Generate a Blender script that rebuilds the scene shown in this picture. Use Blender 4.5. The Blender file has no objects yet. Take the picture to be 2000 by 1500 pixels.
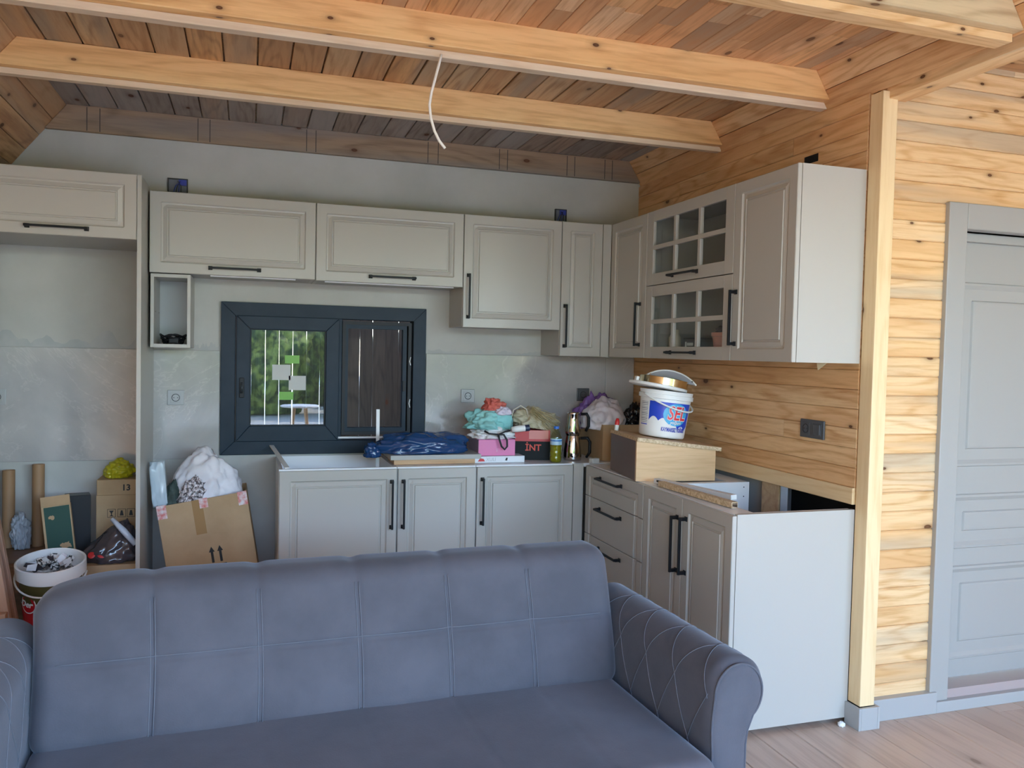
import bpy, bmesh, math, random
from mathutils import Vector, Matrix, noise, Euler
PI = math.pi
rnd = random.Random(7)
S = bpy.context.scene
C = S.collection
# ---------------------------------------------------------------- camera
CX, CY, CZ = -2.3318, -4.7348, 1.4727
YAW, PITCH, ROLL, FPX = 0.3112, -0.0381, 0.0224, 1603.33
fw = Vector((math.sin(YAW)*math.cos(PITCH), math.cos(YAW)*math.cos(PITCH), math.sin(PITCH)))
rt = fw.cross(Vector((0, 0, 1))).normalized(); up = rt.cross(fw)
r2 = rt*math.cos(ROLL)+up*math.sin(ROLL); u2 = -rt*math.sin(ROLL)+up*math.cos(ROLL)
cam = bpy.data.cameras.new('camera'); co = bpy.data.objects.new('camera', cam); C.objects.link(co)
cam.sensor_width = 36; cam.lens = FPX/2000*36; cam.clip_start = .05; cam.clip_end = 200
co.matrix_world = Matrix(((r2.x, u2.x, -fw.x, CX), (r2.y, u2.y, -fw.y, CY), (r2.z, u2.z, -fw.z, CZ), (0, 0, 0, 1)))
S.camera = co
# ---------------------------------------------------------------- sky, sun, exposure
W = bpy.data.worlds.new('sky'); S.world = W; W.use_nodes = True
wn = W.node_tree; sk = wn.nodes.new('ShaderNodeTexSky'); sk.sky_type = 'NISHITA'
sk.sun_disc = False; sk.sun_elevation = math.radians(52); sk.sun_rotation = math.radians(110)
sk.air_density = 1.0; sk.dust_density = .4; sk.ozone_density = 2.5
bg = wn.nodes['Background']; wn.links.new(sk.outputs[0], bg.inputs[0]); bg.inputs[1].default_value = 0.92
sl = bpy.data.lights.new('sun', 'SUN'); sl.energy = 3.6; sl.angle = math.radians(.6); sl.color = (1, .95, .86)
so = bpy.data.objects.new('sun', sl); C.objects.link(so)
sd = Vector((.80, -.42, 1.05)).normalized(); so.rotation_euler = sd.to_track_quat('Z', 'Y').to_euler()
pl = bpy.data.lights.new('opening_portal', 'AREA'); pl.shape = 'RECTANGLE'; pl.size = 5.6; pl.size_y = 2.42
pl.cycles.is_portal = True
po = bpy.data.objects.new('opening_portal', pl); C.objects.link(po); po.location = (-.6, -6.62, 1.23); po.rotation_euler = (math.radians(-90), 0, PI)
S.view_settings.view_transform = 'Standard'; S.view_settings.look = 'None'
S.view_settings.exposure = 1.88; S.view_settings.gamma = 1; S.view_settings.use_curve_mapping = False
S.cycles.use_denoising = True
S.cycles.max_bounces = 12; S.cycles.diffuse_bounces = 8; S.cycles.transparent_max_bounces = 12
S.cycles.caustics_reflective = False; S.cycles.caustics_refractive = False
S.cycles.sample_clamp_indirect = 8
# ---------------------------------------------------------------- helpers
def tag(o, label=None, cat=None, group=None, kind=None):
    if label: o['label'] = label
    if cat: o['category'] = cat
    if group: o['group'] = group
    if kind: o['kind'] = kind
    return o
def empty(name, loc=(0, 0, 0), rot=(0, 0, 0)):
    o = bpy.data.objects.new(name, None); C.objects.link(o); o.location = loc; o.rotation_euler = rot
    o.empty_display_size = .05
    return o
def link(name, me, parent=None, loc=(0, 0, 0), rot=(0, 0, 0)):
    o = bpy.data.objects.new(name, me); C.objects.link(o); o.parent = parent; o.location = loc; o.rotation_euler = rot
    return o
class MB:
    def __init__(s): s.v = []; s.f = []; s.m = []
    def add(s, vs, fs, mi=0):
        n = len(s.v); s.v += [tuple(p) for p in vs]
        for f in fs: s.f.append(tuple(i+n for i in f)); s.m.append(mi)
        return s
    def box(s, x0, x1, y0, y1, z0, z1, mi=0, M=None):
        vs = [Vector(p) for p in ((x0, y0, z0), (x1, y0, z0), (x1, y1, z0), (x0, y1, z0), (x0, y0, z1), (x1, y0, z1), (x1, y1, z1), (x0, y1, z1))]
        if M: vs = [M @ p for p in vs]
        return s.add(vs, [(0, 3, 2, 1), (4, 5, 6, 7), (0, 1, 5, 4), (1, 2, 6, 5), (2, 3, 7, 6), (3, 0, 4, 7)], mi)
    def prism(s, poly, a, b, axis='y', mi=0):
        n = len(poly)
        def P(u, w, t): return {'y': (u, t, w), 'x': (t, u, w), 'z': (u, w, t)}[axis]
        vs = [P(u, w, a) for u, w in poly]+[P(u, w, b) for u, w in poly]
        fs = [tuple(range(n))[::-1], tuple(range(n, 2*n))]+[(i, (i+1) % n, n+(i+1) % n, n+i) for i in range(n)]
        return s.add(vs, fs, mi)
    def lathe(s, prof, n=32, mi=0, c=(0, 0, 0), cap=True):
        vs = []
        for r, z in prof:
            for k in range(n):
                a = 2*PI*k/n; vs.append((c[0]+r*math.cos(a), c[1]+r*math.sin(a), c[2]+z))
        fs = []
        for i in range(len(prof)-1):
            for k in range(n):
                k2 = (k+1) % n; fs.append((i*n+k, i*n+k2, (i+1)*n+k2, (i+1)*n+k))
        if cap: fs.append(tuple(range(n))[::-1]); fs.append(tuple(range((len(prof)-1)*n, len(prof)*n)))
        return s.add(vs, fs, mi)
    def tube(s, pts, r, n=8, mi=0, closed=False):
        pts = [Vector(p) for p in pts]; vs = []; N = len(pts); pn = None
        for i, p in enumerate(pts):
            if closed: t = pts[(i+1) % N]-pts[i-1]
            else: t = pts[min(i+1, N-1)]-pts[max(i-1, 0)]
            t.normalize()
            if pn is None: a = t.orthogonal().normalized()
            else: a = (pn-t*pn.dot(t)).normalized()
            pn = a; b = t.cross(a); rr = r[i] if isinstance(r, (list, tuple)) else r
            for k in range(n):
                q = 2*PI*k/n; vs.append(p+a*(rr*math.cos(q))+b*(rr*math.sin(q)))
        fs = []
        for i in range(N if closed else N-1):
            for k in range(n):
                k2 = (k+1) % n; j = (i+1) % N; fs.append((i*n+k, i*n+k2, j*n+k2, j*n+k))
        if not closed: fs.append(tuple(range(n))[::-1]); fs.append(tuple(range((N-1)*n, N*n)))
        return s.add(vs, fs, mi)
    def mesh(s, name, mats, smooth=False, merge=False):
        me = bpy.data.meshes.new(name); me.from_pydata(s.v, [], s.f)
        for m in (mats if isinstance(mats, (list, tuple)) else [mats]): me.materials.append(m)
        me.polygons.foreach_set('material_index', s.m)
        if merge:
            bm = bmesh.new(); bm.from_mesh(me); bmesh.ops.remove_doubles(bm, verts=bm.verts, dist=1e-5); bmesh.ops.recalc_face_normals(bm, faces=bm.faces); bm.to_mesh(me); bm.free()
        if smooth: me.polygons.foreach_set('use_smooth', [True]*len(me.polygons))
        me.update(); return me
    def build(s, name, mats, parent=None, loc=(0, 0, 0), rot=(0, 0, 0), smooth=False, bevel=0, merge=False, auto=None):
        o = link(name, s.mesh(name, mats, smooth, merge), parent, loc, rot)
        if bevel:
            b = o.modifiers.new('bevel', 'BEVEL'); b.width = bevel; b.segments = 2; b.limit_method = 'ANGLE'; b.angle_limit = math.radians(40)
        if auto: o.data.set_sharp_from_angle(angle=math.radians(auto))
        return o
def rbox(w, d, h, r, nx=12, ny=8, nz=8, fn=None):
    """rounded box centred in x,y standing on z=0; fn(p, n)->p displaces"""
    bm = MB(); 
    def face(o, a, b, na, nb):
        vs = [o+a*(i/na)+b*(j/nb) for i in range(na+1) for j in range(nb+1)]
        fs = [(i*(nb+1)+j, (i+1)*(nb+1)+j, (i+1)*(nb+1)+j+1, i*(nb+1)+j+1) for i in range(na) for j in range(nb)]
        bm.add(vs, fs)
    X, Y, Z = Vector((w, 0, 0)), Vector((0, d, 0)), Vector((0, 0, h)); o = Vector((-w/2, -d/2, 0))
    face(o, X, Z, nx, nz); face(o+Y+X, -X, Z, nx, nz); face(o+Y, -Y, Z, ny, nz); face(o+X, Y, Z, ny, nz); face(o+Z, X, Y, nx, ny); face(o+Y, X, -Y, nx, ny)
    out = []
    for p in bm.v:
        p = Vector(p); q = Vector((max(-w/2+r, min(w/2-r, p.x)), max(-d/2+r, min(d/2-r, p.y)), max(r, min(h-r, p.z))))
        n = p-q
        if n.length > 1e-9: n.normalize()
        p = q+n*r
        if fn: p = fn(p, n)
        out.append(tuple(p))
    bm.v = out
    return bm
def fbm(p, o=4, h=.55):
    a = 1; f = 1; t = 0
    for _ in range(o): t += a*noise.noise(p*f); a *= h; f *= 2.03
    return t
def ridge(p, o=4):
    a = 1; f = 1; t = 0
    for _ in range(o): t += a*(1-abs(noise.noise(p*f))*2); a *= .5; f *= 2.1
    return t
def crumple(p, sv, f):
    t = 0
    for i in range(6):
        d = Vector((math.sin(i*2.4+sv.x), math.cos(i*1.7+sv.y), math.sin(i*3.1+sv.z+1))).normalized()
        u = d.dot(p)*f*(.7+.33*i)+noise.noise(p*1.3+sv+Vector((i*5, 0, 0)))*1.6+i*.37
        t += abs(2*(u-math.floor(u+.5)))/(1+.45*i)
    return t/2.2-.6
def blob(name, dims, mat, parent=None, loc=(0, 0, 0), rot=(0, 0, 0), seed=0, amp=.18, freq=2.2, fold=.1, ffreq=4., flat=-.55, sub=5, shape=None, pinch=0):
    """crumpled bag or heap of cloth standing on z = 0, dims = full size"""
    bm = bmesh.new(); bmesh.ops.create_icosphere(bm, subdivisions=sub, radius=1)
    sv = Vector((seed*13.7, seed*7.1, seed*3.3)); zs = []
    for v in bm.verts:
        p = v.co.copy(); w = Vector((noise.noise(p*1.7+sv), noise.noise(p*1.7+sv+Vector((9, 0, 0))), noise.noise(p*1.7+sv+Vector((0, 9, 0)))))
        k = 1+amp*fbm(p*freq+sv)+fold*1.5*crumple(p, sv, ffreq*.36)
        q = p*k
        if shape: q = shape(q)
        if pinch and p.z > .3: 
            t = (p.z-.3)/.7; q.x *= 1-pinch*t; q.y *= 1-pinch*t
        q.z = max(q.z, flat+.02*noise.noise(p*6+sv))
        v.co = q
    lo = [min(v.co[i] for v in bm.verts) for i in range(3)]; hi = [max(v.co[i] for v in bm.verts) for i in range(3)]
    for v in bm.verts:
        v.co = Vector([((v.co[i]-lo[i])/(hi[i]-lo[i])-(.5 if i < 2 else 0))*dims[i] for i in range(3)])
    me = bpy.data.meshes.new(name); bm.to_mesh(me); bm.free(); me.materials.append(mat)
    me.polygons.foreach_set('use_smooth', [True]*len(me.polygons))
    return link(name, me, parent, loc, rot)
def text_mesh(txt, size, mat, bend=None, shear=0, bold=0, sx=1, depth=.0004):
    """lettering in the x,z plane facing -y, centred; bend = radius wraps it on a cylinder about z"""
    cu = bpy.data.curves.new('t', 'FONT'); cu.body = txt; cu.size = size; cu.align_x = 'CENTER'; cu.align_y = 'CENTER'; cu.shear = shear; cu.offset = bold; cu.extrude = depth; cu.resolution_u = 3
    ob = bpy.data.objects.new('t', cu); C.objects.link(ob)
    dg = bpy.context.evaluated_depsgraph_get(); me = bpy.data.meshes.new_from_object(ob.evaluated_get(dg))
    bpy.data.objects.remove(ob); bpy.data.curves.remove(cu)
    for v in me.vertices:
        x, y, z = v.co; x *= sx
        if bend:
            R = bend+z; a = x/bend; v.co = (R*math.sin(a), -R*math.cos(a), y)
        else: v.co = (x, -z, y)
    me.materials.clear(); me.materials.append(mat); me.name = 'lettering'
    return me
# ---------------------------------------------------------------- materials
def mat(name, col, rough=.5, metal=0, spec=.5, **k):
    m = bpy.data.materials.new(name); m.use_nodes = True; b = m.node_tree.nodes['Principled BSDF']
    b.inputs['Base Color'].default_value = (*col, 1); b.inputs['Roughness'].default_value = rough; b.inputs['Metallic'].default_value = metal
    b.inputs['Specular IOR Level'].default_value = spec
    for kk, v in k.items():
        b.inputs[kk.replace('_', ' ')].default_value = v
    return m
def N(m, t, **k):
    n = m.node_tree.nodes.new('ShaderNode'+t)
    for kk, v in k.items(): setattr(n, kk, v)
    return n
def L(m, a, b): m.node_tree.links.new(a, b)
def mixrgb(m, fac, a, b, mode='MIX'):
    n = N(m, 'Mix', data_type='RGBA', blend_type=mode)
    for s, v in ((0, fac), (6, a), (7, b)):
        if hasattr(v, 'links'): L(m, v, n.inputs[s])
        elif s == 0: n.inputs[0].default_value = v
        else: n.inputs[s].default_value = (*v, 1)
    return n.outputs[2]
def math_(m, op, a, b=0, clamp=False):
    n = N(m, 'Math', operation=op, use_clamp=clamp)
    for i, v in ((0, a), (1, b)):
        if hasattr(v, 'links'): L(m, v, n.inputs[i])
        else: n.inputs[i].default_value = v
    return n.outputs[0]
def ramp(m, fac, stops):
    n = N(m, 'ValToRGB'); e = n.color_ramp.elements
    while len(e) < len(stops): e.new(.5)
    for i, (p, c) in enumerate(stops):
        e[i].position = p; e[i].color = (*c, 1) if len(c) == 3 else c
    L(m, fac, n.inputs[0]); return n.outputs[0]
def noise_tex(m, vec, scale, detail=4, rough=.55, dist=0):
    n = N(m, 'TexNoise'); L(m, vec, n.inputs['Vector']); n.inputs['Scale'].default_value = scale; n.inputs['Detail'].default_value = detail
    n.inputs['Roughness'].default_value = rough; n.inputs['Distortion'].default_value = dist; return n
def coords(m, scale=(1, 1, 1), rand=True):
    tc = N(m, 'TexCoord'); mp = N(m, 'Mapping'); mp.inputs['Scale'].default_value = scale
    if rand:
        oi = N(m, 'ObjectInfo'); wn_ = N(m, 'TexWhiteNoise', noise_dimensions='1D'); L(m, oi.outputs['Random'], wn_.inputs['W'])
        sc = N(m, 'VectorMath', operation='SCALE'); L(m, wn_.outputs['Color'], sc.inputs[0]); sc.inputs[3].default_value = 40
        ad = N(m, 'VectorMath', operation='ADD'); L(m, tc.outputs['Object'], ad.inputs[0]); L(m, sc.outputs[0], ad.inputs[1])
        L(m, ad.outputs[0], mp.inputs['Vector']); return mp.outputs[0], ad.outputs[0], wn_.outputs['Value'], wn_.outputs['Color']
    L(m, tc.outputs['Object'], mp.inputs['Vector']); return mp.outputs[0], tc.outputs['Object'], None, None
def bump(m, h, strength=.2, dist=.002):
    n = N(m, 'Bump'); n.inputs['Strength'].default_value = strength; n.inputs['Distance'].default_value = dist; L(m, h, n.inputs['Height'])
    L(m, n.outputs[0], m.node_tree.nodes['Principled BSDF'].inputs['Normal'])
def wood(name, tones, streak, knot=(.10, .035, .012), rough=.45, gscale=1., knots=1., stain=None, stain_amt=0., spec=.4, contrast=.5, heart=None, heart_amt=.0, sat=1.):
    """sawn boards, local x along the grain; every board gets its own tone and its own grain"""
    m = mat(name, tones[0], rough, spec=spec); b = m.node_tree.nodes['Principled BSDF']
    v1, raw, rv, rc = coords(m, (1.0*gscale, 15*gscale, 15*gscale))
    base = ramp(m, rv, [(i/max(1, len(tones)-1), t) for i, t in enumerate(tones)])
    mp = N(m, 'Mapping'); mp.inputs['Scale'].default_value = (.75, 5.5, 5.5); L(m, raw, mp.inputs['Vector'])
    warp = noise_tex(m, mp.outputs[0], 1.3*gscale, 2, .45)
    sn = math_(m, 'SINE', math_(m, 'MULTIPLY', warp.outputs[0], 58)); rings = math_(m, 'MULTIPLY_ADD', sn, .5); m.node_tree.nodes[-1].inputs[2].default_value = .5
    fine = noise_tex(m, v1, 6, 5, .65)
    g = math_(m, 'ADD', math_(m, 'MULTIPLY', math_(m, 'POWER', rings, 3.), contrast), math_(m, 'MULTIPLY', math_(m, 'SUBTRACT', fine.outputs[0], .47), 2.0), clamp=True)
    sx_ = N(m, 'SeparateXYZ'); L(m, raw, sx_.inputs[0]); cx_ = N(m, 'CombineXYZ'); L(m, sx_.outputs[0], cx_.inputs[0]); L(m, math_(m, 'ADD', sx_.outputs[1], sx_.outputs[2]), cx_.inputs[1])
    flat = cx_.outputs[0]                      # x along the board, y across whichever face is seen
    if heart:
        mh = N(m, 'Mapping'); mh.inputs['Scale'].default_value = (.35, 8, .01); L(m, flat, mh.inputs['Vector'])
        hn = noise_tex(m, mh.outputs[0], 1., 2, .5); base = mixrgb(m, ramp(m, hn.outputs[0], [(.50, (0, 0, 0)), (.62, (heart_amt,)*3)]), base, heart)
    col = mixrgb(m, g, base, streak)
    big = noise_tex(m, mp.outputs[0], .45, 2)
    col = mixrgb(m, math_(m, 'MULTIPLY', math_(m, 'SUBTRACT', big.outputs[0], .45), 1.2, clamp=True), col, tuple(min(1, c*1.15) for c in tones[0]), 'MIX')
    if stain:
        sn_ = noise_tex(m, v1, .33, 3, .6); col = mixrgb(m, ramp(m, sn_.outputs[0], [(.50, (0, 0, 0)), (.62, (stain_amt,)*3)]), col, stain)
    if knots:
        mk = N(m, 'Mapping'); mk.inputs['Scale'].default_value = (2.9, 5.6, .01); L(m, flat, mk.inputs['Vector'])
        vo = N(m, 'TexVoronoi', voronoi_dimensions='2D'); L(m, mk.outputs[0], vo.inputs['Vector']); vo.inputs['Scale'].default_value = 1.
        sel = math_(m, 'LESS_THAN', N_sep(m, vo.outputs['Color']), .50*knots)
        k = ramp(m, math_(m, 'MULTIPLY', vo.outputs['Distance'], math_(m, 'ADD', math_(m, 'MULTIPLY', N_sep(m, vo.outputs['Color']), 4.), .9)), [(0, (.9, .9, .9)), (.055, (1,)*3), (.075, (.4,)*3), (.14, (.14,)*3), (.26, (0, 0, 0))])
        col = mixrgb(m, math_(m, 'MULTIPLY', k, sel), col, knot)
    L(m, col, b.inputs['Base Color'])
    bump(m, fine.outputs[0], .12, .001)
    return m
def N_sep(m, c):
    n = N(m, 'SeparateColor'); L(m, c, n.inputs[0]); return n.outputs[0]
def mottled(name, c1, c2, rough=.5, scale=3, spec=.5, bstr=0, bscale=40, stops=(.35, .65), **k):
    m = mat(name, c1, rough, spec=spec, **k); v, raw, rv, rc = coords(m, (1, 1, 1))
    n = noise_tex(m, raw, scale, 5, .6); L(m, ramp(m, n.outputs[0], [(stops[0], c1), (stops[1], c2)]), m.node_tree.nodes['Principled BSDF'].inputs['Base Color'])
    if bstr: bump(m, noise_tex(m, raw, bscale, 4).outputs[0], bstr, .003)
    return m
PINE = wood('pine_wall', [(.80, .55, .29), (.82, .60, .35), (.76, .50, .25), (.82, .61, .37), (.72, .45, .21)], (.56, .30, .11), gscale=1.0, stain=(.38, .34, .27), stain_amt=.55, contrast=.55, rough=.38, heart=(.62, .33, .14), heart_amt=.45)
PINEK = wood('pine_kitchen', [(.78, .50, .25), (.80, .56, .31), (.70, .40, .18), (.82, .59, .34), (.74, .46, .22)], (.50, .24, .085), gscale=1.0, contrast=.55, rough=.42, heart=(.54, .26, .11), heart_amt=.6)
BEAM = wood('beam_pine', [(.84, .52, .22), (.86, .54, .24)], (.56, .27, .09), gscale=.7, knots=.9, contrast=.35, heart=(.74, .40, .15), heart_amt=.5, stain=(.86, .60, .30), stain_amt=.5)
BEAMG = wood('beam_mouldy', [(.62, .48, .28), (.60, .45, .25)], (.36, .24, .12), gscale=.7, knots=.4, stain=(.13, .12, .08), stain_amt=.8)
CEIL = wood('ceiling_board', [(.64, .38, .19), (.56, .38, .22), (.46, .26, .13), (.68, .48, .27), (.42, .30, .19), (.66, .38, .17)], (.27, .135, .055), gscale=.8, knots=.7, stain=(.27, .24, .20), stain_amt=.6, heart=(.40, .19, .08), heart_amt=.6)
CEILS = wood('ceiling_offcut', [(.68, .36, .17), (.74, .48, .27), (.56, .28, .13), (.78, .55, .33), (.34, .22, .14), (.70, .37, .16), (.80, .49, .24)], (.38, .18, .07), gscale=.9, knots=.4, contrast=.35, heart=(.50, .23, .09), heart_amt=.4)
CEILD = wood('ceiling_board_dusty', [(.40, .34, .29), (.34, .29, .25), (.46, .34, .25)], (.22, .175, .145), gscale=.8, knots=.3, stain=(.46, .44, .41), stain_amt=.6, rough=.8)
RIM = wood('rim_board_dusty', [(.36, .25, .16), (.36, .24, .15)], (.20, .13, .08), gscale=.7, knots=.7, stain=(.22, .20, .185), stain_amt=.8, rough=.7)
BATT = wood('batten_pale', [(.74, .60, .44), (.72, .57, .41)], (.58, .42, .27), gscale=.8, knots=.3, contrast=.3)
POSTW = wood('post_pine', [(.82, .63, .37), (.82, .63, .37)], (.68, .45, .21), gscale=.6, knots=.7, contrast=.3)
LAM = wood('laminate', [(.54, .42, .335), (.58, .455, .365), (.50, .385, .305), (.56, .435, .35)], (.38, .28, .22), gscale=.6, knots=.12, rough=.33, contrast=.4, knot=(.25, .17, .12))
GREY = mat('cabinet_grey', (.455, .44, .405), .32, spec=.45)
GREYM = mat('cabinet_carcass_grey', (.40, .39, .365), .4)
WHITE = mat('white_laminate', (.78, .80, .82), .3)
BLACK = mat('handle_black', (.010, .010, .012), .4, spec=.2)
PLASTER = mottled('plaster', (.46, .455, .425), (.54, .53, .50), .85, 2.2, .25, .15, 30)
CAVITY_SHADE = mat('cavity_shade_black', (.006, .006, .007), .9)  # near-black colour stands in for the shade of an unlit cavity
ANTH = mottled('anthracite_frame', (.014, .026, .042), (.020, .034, .052), .5, 6, .25, .08, 200)
DOORG = mat('door_grey', (.35, .355, .345), .38)
# ---------------------------------------------------------------- the room shell
LW, RW, FR = -3.75, 2.7, -6.6          # left wall, far right wall, front (open) side
WL, WR, WB, WT = -2.4746, -1.3483, .8802, 1.7148      # kitchen window
ZC = 2.68
def struct(o): o['kind'] = 'structure'; return o
_planks = {}
def plank(parent, mat_, length, width, thick, loc, rot, ch=.0025, name='plank'):
    key = (mat_.name, round(length, 3), round(width, 3), thick)
    if key not in _planks:
        w = width/2; b = MB()
        b.prism([(-w, 0), (w, 0), (w, thick-ch), (w-ch, thick), (-w+ch, thick), (-w, thick-ch)], 0, length, 'x')
        _planks[key] = b.mesh(name, mat_)
    return link(name, _planks[key], parent, loc, rot)
def wall_with_hole(name, x0, x1, y0, y1, z0, z1, hx0, hx1, hz0, hz1, m):
    b = MB()
    for a, c, d, e in ((x0, hx0, z0, z1), (hx1, x1, z0, z1), (hx0, hx1, z0, hz0), (hx0, hx1, hz1, z1)):
        if c > a+1e-4 and e > d+1e-4: b.box(a, c, y0, y1, d, e)
    return struct(b.build(name, m))
# floor
SUB = mat('screed', (.20, .17, .15), .8)
flo = struct(MB().box(LW-.2, RW+.1, FR-.1, .2, -.12, -.008).build('floor', SUB))
pw = .160
k = 0; x = -.11-pw*23
while x < 2.6:
    y = -.02-rnd.uniform(0, 1.1)-0; top = 0.0
    ys = [0.0]; yy = -((k*.43) % 1.25)-.05
    while yy > FR: ys.append(yy); yy -= 1.28
    ys.append(FR)
    for a, c in zip(ys[:-1], ys[1:]):
        if a-c > .02: plank(flo, LAM, a-c-.002, pw-.002, .008, (x+pw/2, c, -.008), (0, 0, PI/2), .0028)
    x += pw; k += 1
# back wall
wall_with_hole('wall_back', LW, .20, 0, .2, -.008, 2.70, WL+.02, WR-.02, WB+.02, WT-.02, PLASTER)
wb = bpy.data.objects['wall_back']
TILE = mat('grey_stone_tile', (.45, .43, .42), .13, spec=.6)
v, raw, _, _ = coords(TILE)
n1 = noise_tex(TILE, raw, 2.6, 6, .62, .6); n2 = noise_tex(TILE, raw, 1.3, 5, .7, 1.6)
vein = math_(TILE, 'ABSOLUTE', math_(TILE, 'SUBTRACT', n2.outputs[0], .5))
c_ = ramp(TILE, n1.outputs[0], [(.3, (.37, .36, .355)), (.5, (.43, .415, .41)), (.72, (.49, .47, .46))])
L(TILE, mixrgb(TILE, ramp(TILE, vein, [(0, (.45,)*3), (.006, (.12,)*3), (.016, (0, 0, 0))]), c_, (.58, .56, .54)), TILE.node_tree.nodes['Principled BSDF'].inputs['Base Color'])
bump(TILE, noise_tex(TILE, raw, 5, 2).outputs[0], .05, .003)
for a, c, z1 in ((LW+.02, WL-.004, 1.447), (WR+.006, -.196, 1.456), (-.194, -.003, 1.452)):
    MB().box(a, c, -.012, -.0005, .862, z1).build('wall_tile', TILE, wb, bevel=.0015)
# old render patches left above the tiles
PATCH = mottled('cement_patch', (.40, .41, .405), (.49, .485, .47), .9, 5, .2, .3, 60)
for a, c, z0, z1, s in ((-3.55, -2.83, 1.449, 1.53, 1), (-2.62, -2.48, 1.449, 1.50, 2), (-1.33, -.63, 1.458, 1.49, 3)):
    n = 40; top = [(a+(c-a)*i/n, z0+(z1-z0)*max(.12, .55+.9*fbm(Vector((i*.16, s*5, 0)), 4))) for i in range(n+1)]
    MB().prism([(a, z0)]+top+[(c, z0)], -.0025, -.0004).build('cement_patch', PATCH, wb)
# other walls
struct(MB().box(LW-.2, LW, FR, .2, -.008, 2.75).build('wall_left', PINE))
struct(MB().box(RW, RW+.1, FR, -2.02, -.008, 2.75).build('wall_far', PINE))
fwall = struct(MB().box(LW, -3.4, FR-.15, FR, -.008, 2.75).box(2.2, RW, FR-.15, FR, -.008, 2.75).box(-3.4, 2.2, FR-.15, FR, 2.45, 2.75).build('wall_front', PINE))
# right kitchen wall: cavity behind pine boards, its shade painted black
wr = struct(MB().box(.14, .20, -1.99, -.001, -.008, 2.705).box(.024, .14, -2.02, -1.99, -.008, 2.55).box(.02, .14, -2.02, 0, 2.49, 2.53).build('wall_right', CAVITY_SHADE))
PH = .0795
z = .957; row = 0
tops = []
plank(wr, POSTW, 2.02, .067, .03, (.022, -2.022, .9235), (-PI/2, 0, PI/2))   # pale bottom board
while z < 2.53:
    h = min(PH, 2.535-z)
    cut = {2: [.47], 4: [1.30], 6: [1.30, 1.9], 9: [.9], 12: [1.2], 15: [.6], 17: [1.25], 18: [.47, 1.5]}.get(row, [])
    xs = [0]+cut+[2.02]
    for a, c in zip(xs[:-1], xs[1:]):
        plank(wr, PINEK, c-a-.0015, h-.001, .02+rnd.uniform(-.0015, .0015), (.022, -2.022+a, z+h/2), (-PI/2, 0, PI/2), .003)
    z += h; row += 1
for o in list(wr.children):                     # boards stand on edge: local y -> z, local z -> -x
    o.matrix_local = Matrix.Translation(o.location) @ Matrix(((0, 0, -1, 0), (1, 0, 0, 0), (0, -1, 0, 0), (0, 0, 0, 1)))
STUD = wood('stud', [(.50, .34, .18), (.52, .36, .2)], (.34, .2, .09), gscale=.6)
MB().box(.024, .09, -1.50, -1.37, 0, .888).build('stud', STUD, wr)
MB().box(.03, .05, -1.56, -1.505, 0, .888).build('metal_channel', mat('zinc', (.45, .48, .52), .35, .9), wr)
MB().box(.06, .075, -1.36, -.02, 0, .888).build('grey_board', mat('board_grey', (.42, .45, .48), .7), wr)
MB().box(-.0006, .012, -1.725, -1.635, 2.33, 2.363).build('painted_cable_hole', CAVITY_SHADE, wr)  # no real recess: black block paints the shade inside the hole
# door wall (faces the camera, to the right of the post)
DX0, DX1, DZ = .497, 1.36, 2.027
wd = struct(MB().box(.12, DX0, -2.0, -1.9, -.008, 2.75).box(DX1, RW, -2.0, -1.9, -.008, 2.75).box(DX0, DX1, -2.0, -1.9, DZ, 2.75).build('wall_side', CAVITY_SHADE))
z = .06; i = 0
while z < 2.74:
    segs = [(.06, .43)] if z < 2.06 else ([(.06, RW)] if i % 3 else [(.06, .06+.55+.13*(i % 4)), (.06+.55+.13*(i % 4), RW)])
    if z < 2.06: segs.append((DX1+.05, RW))
    for a, c in segs:
        o = plank(wd, PINE, c-a-.0012, PH-.0008, .03+rnd.uniform(-.0012, .0012), (0, 0, 0), (0, 0, 0), .005)
        o.matrix_local = Matrix.Translation((a, -2.0, z+PH/2)) @ Matrix(((1, 0, 0, 0), (0, 0, -1, 0), (0, 1, 0, 0), (0, 0, 0, 1)))
    z += PH; i += 1
# post and header
t1 = struct(MB().box(0, 2.43, -.035, .035, -.035, .035).build('trim_1', POSTW, bevel=.003)); t1.rotation_euler = (0, -PI/2, 0); t1.location = (.0365, -2.066, .092)
tag(t1, 'square pale pine corner post beside the grey cabinets', None)
t2 = struct(MB().box(0, 4.45, -.045, .045, 0, .10).build('trim_2', PINE, bevel=.002)); t2.rotation_euler = (0, 0, -PI/2); t2.location = (.075, -2.085, 2.492)
tag(t2, 'pine header beam running from the corner post along the room', None)
# baseboards
BASE = mat('baseboard_grey', (.37, .38, .38), .4)
struct(MB().box(.0, .078, -2.115, -2.1, 0, .09).box(-.012, .0, -2.115, -2.03, 0, .09).box(.078, .09, -2.115, -2.05, 0, .09).box(.078, .43, -2.062, -2.028, 0, .09).box(.43, 2.69, -2.062, -2.034, 0, .047).build('baseboard_right', BASE, bevel=.002))
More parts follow.
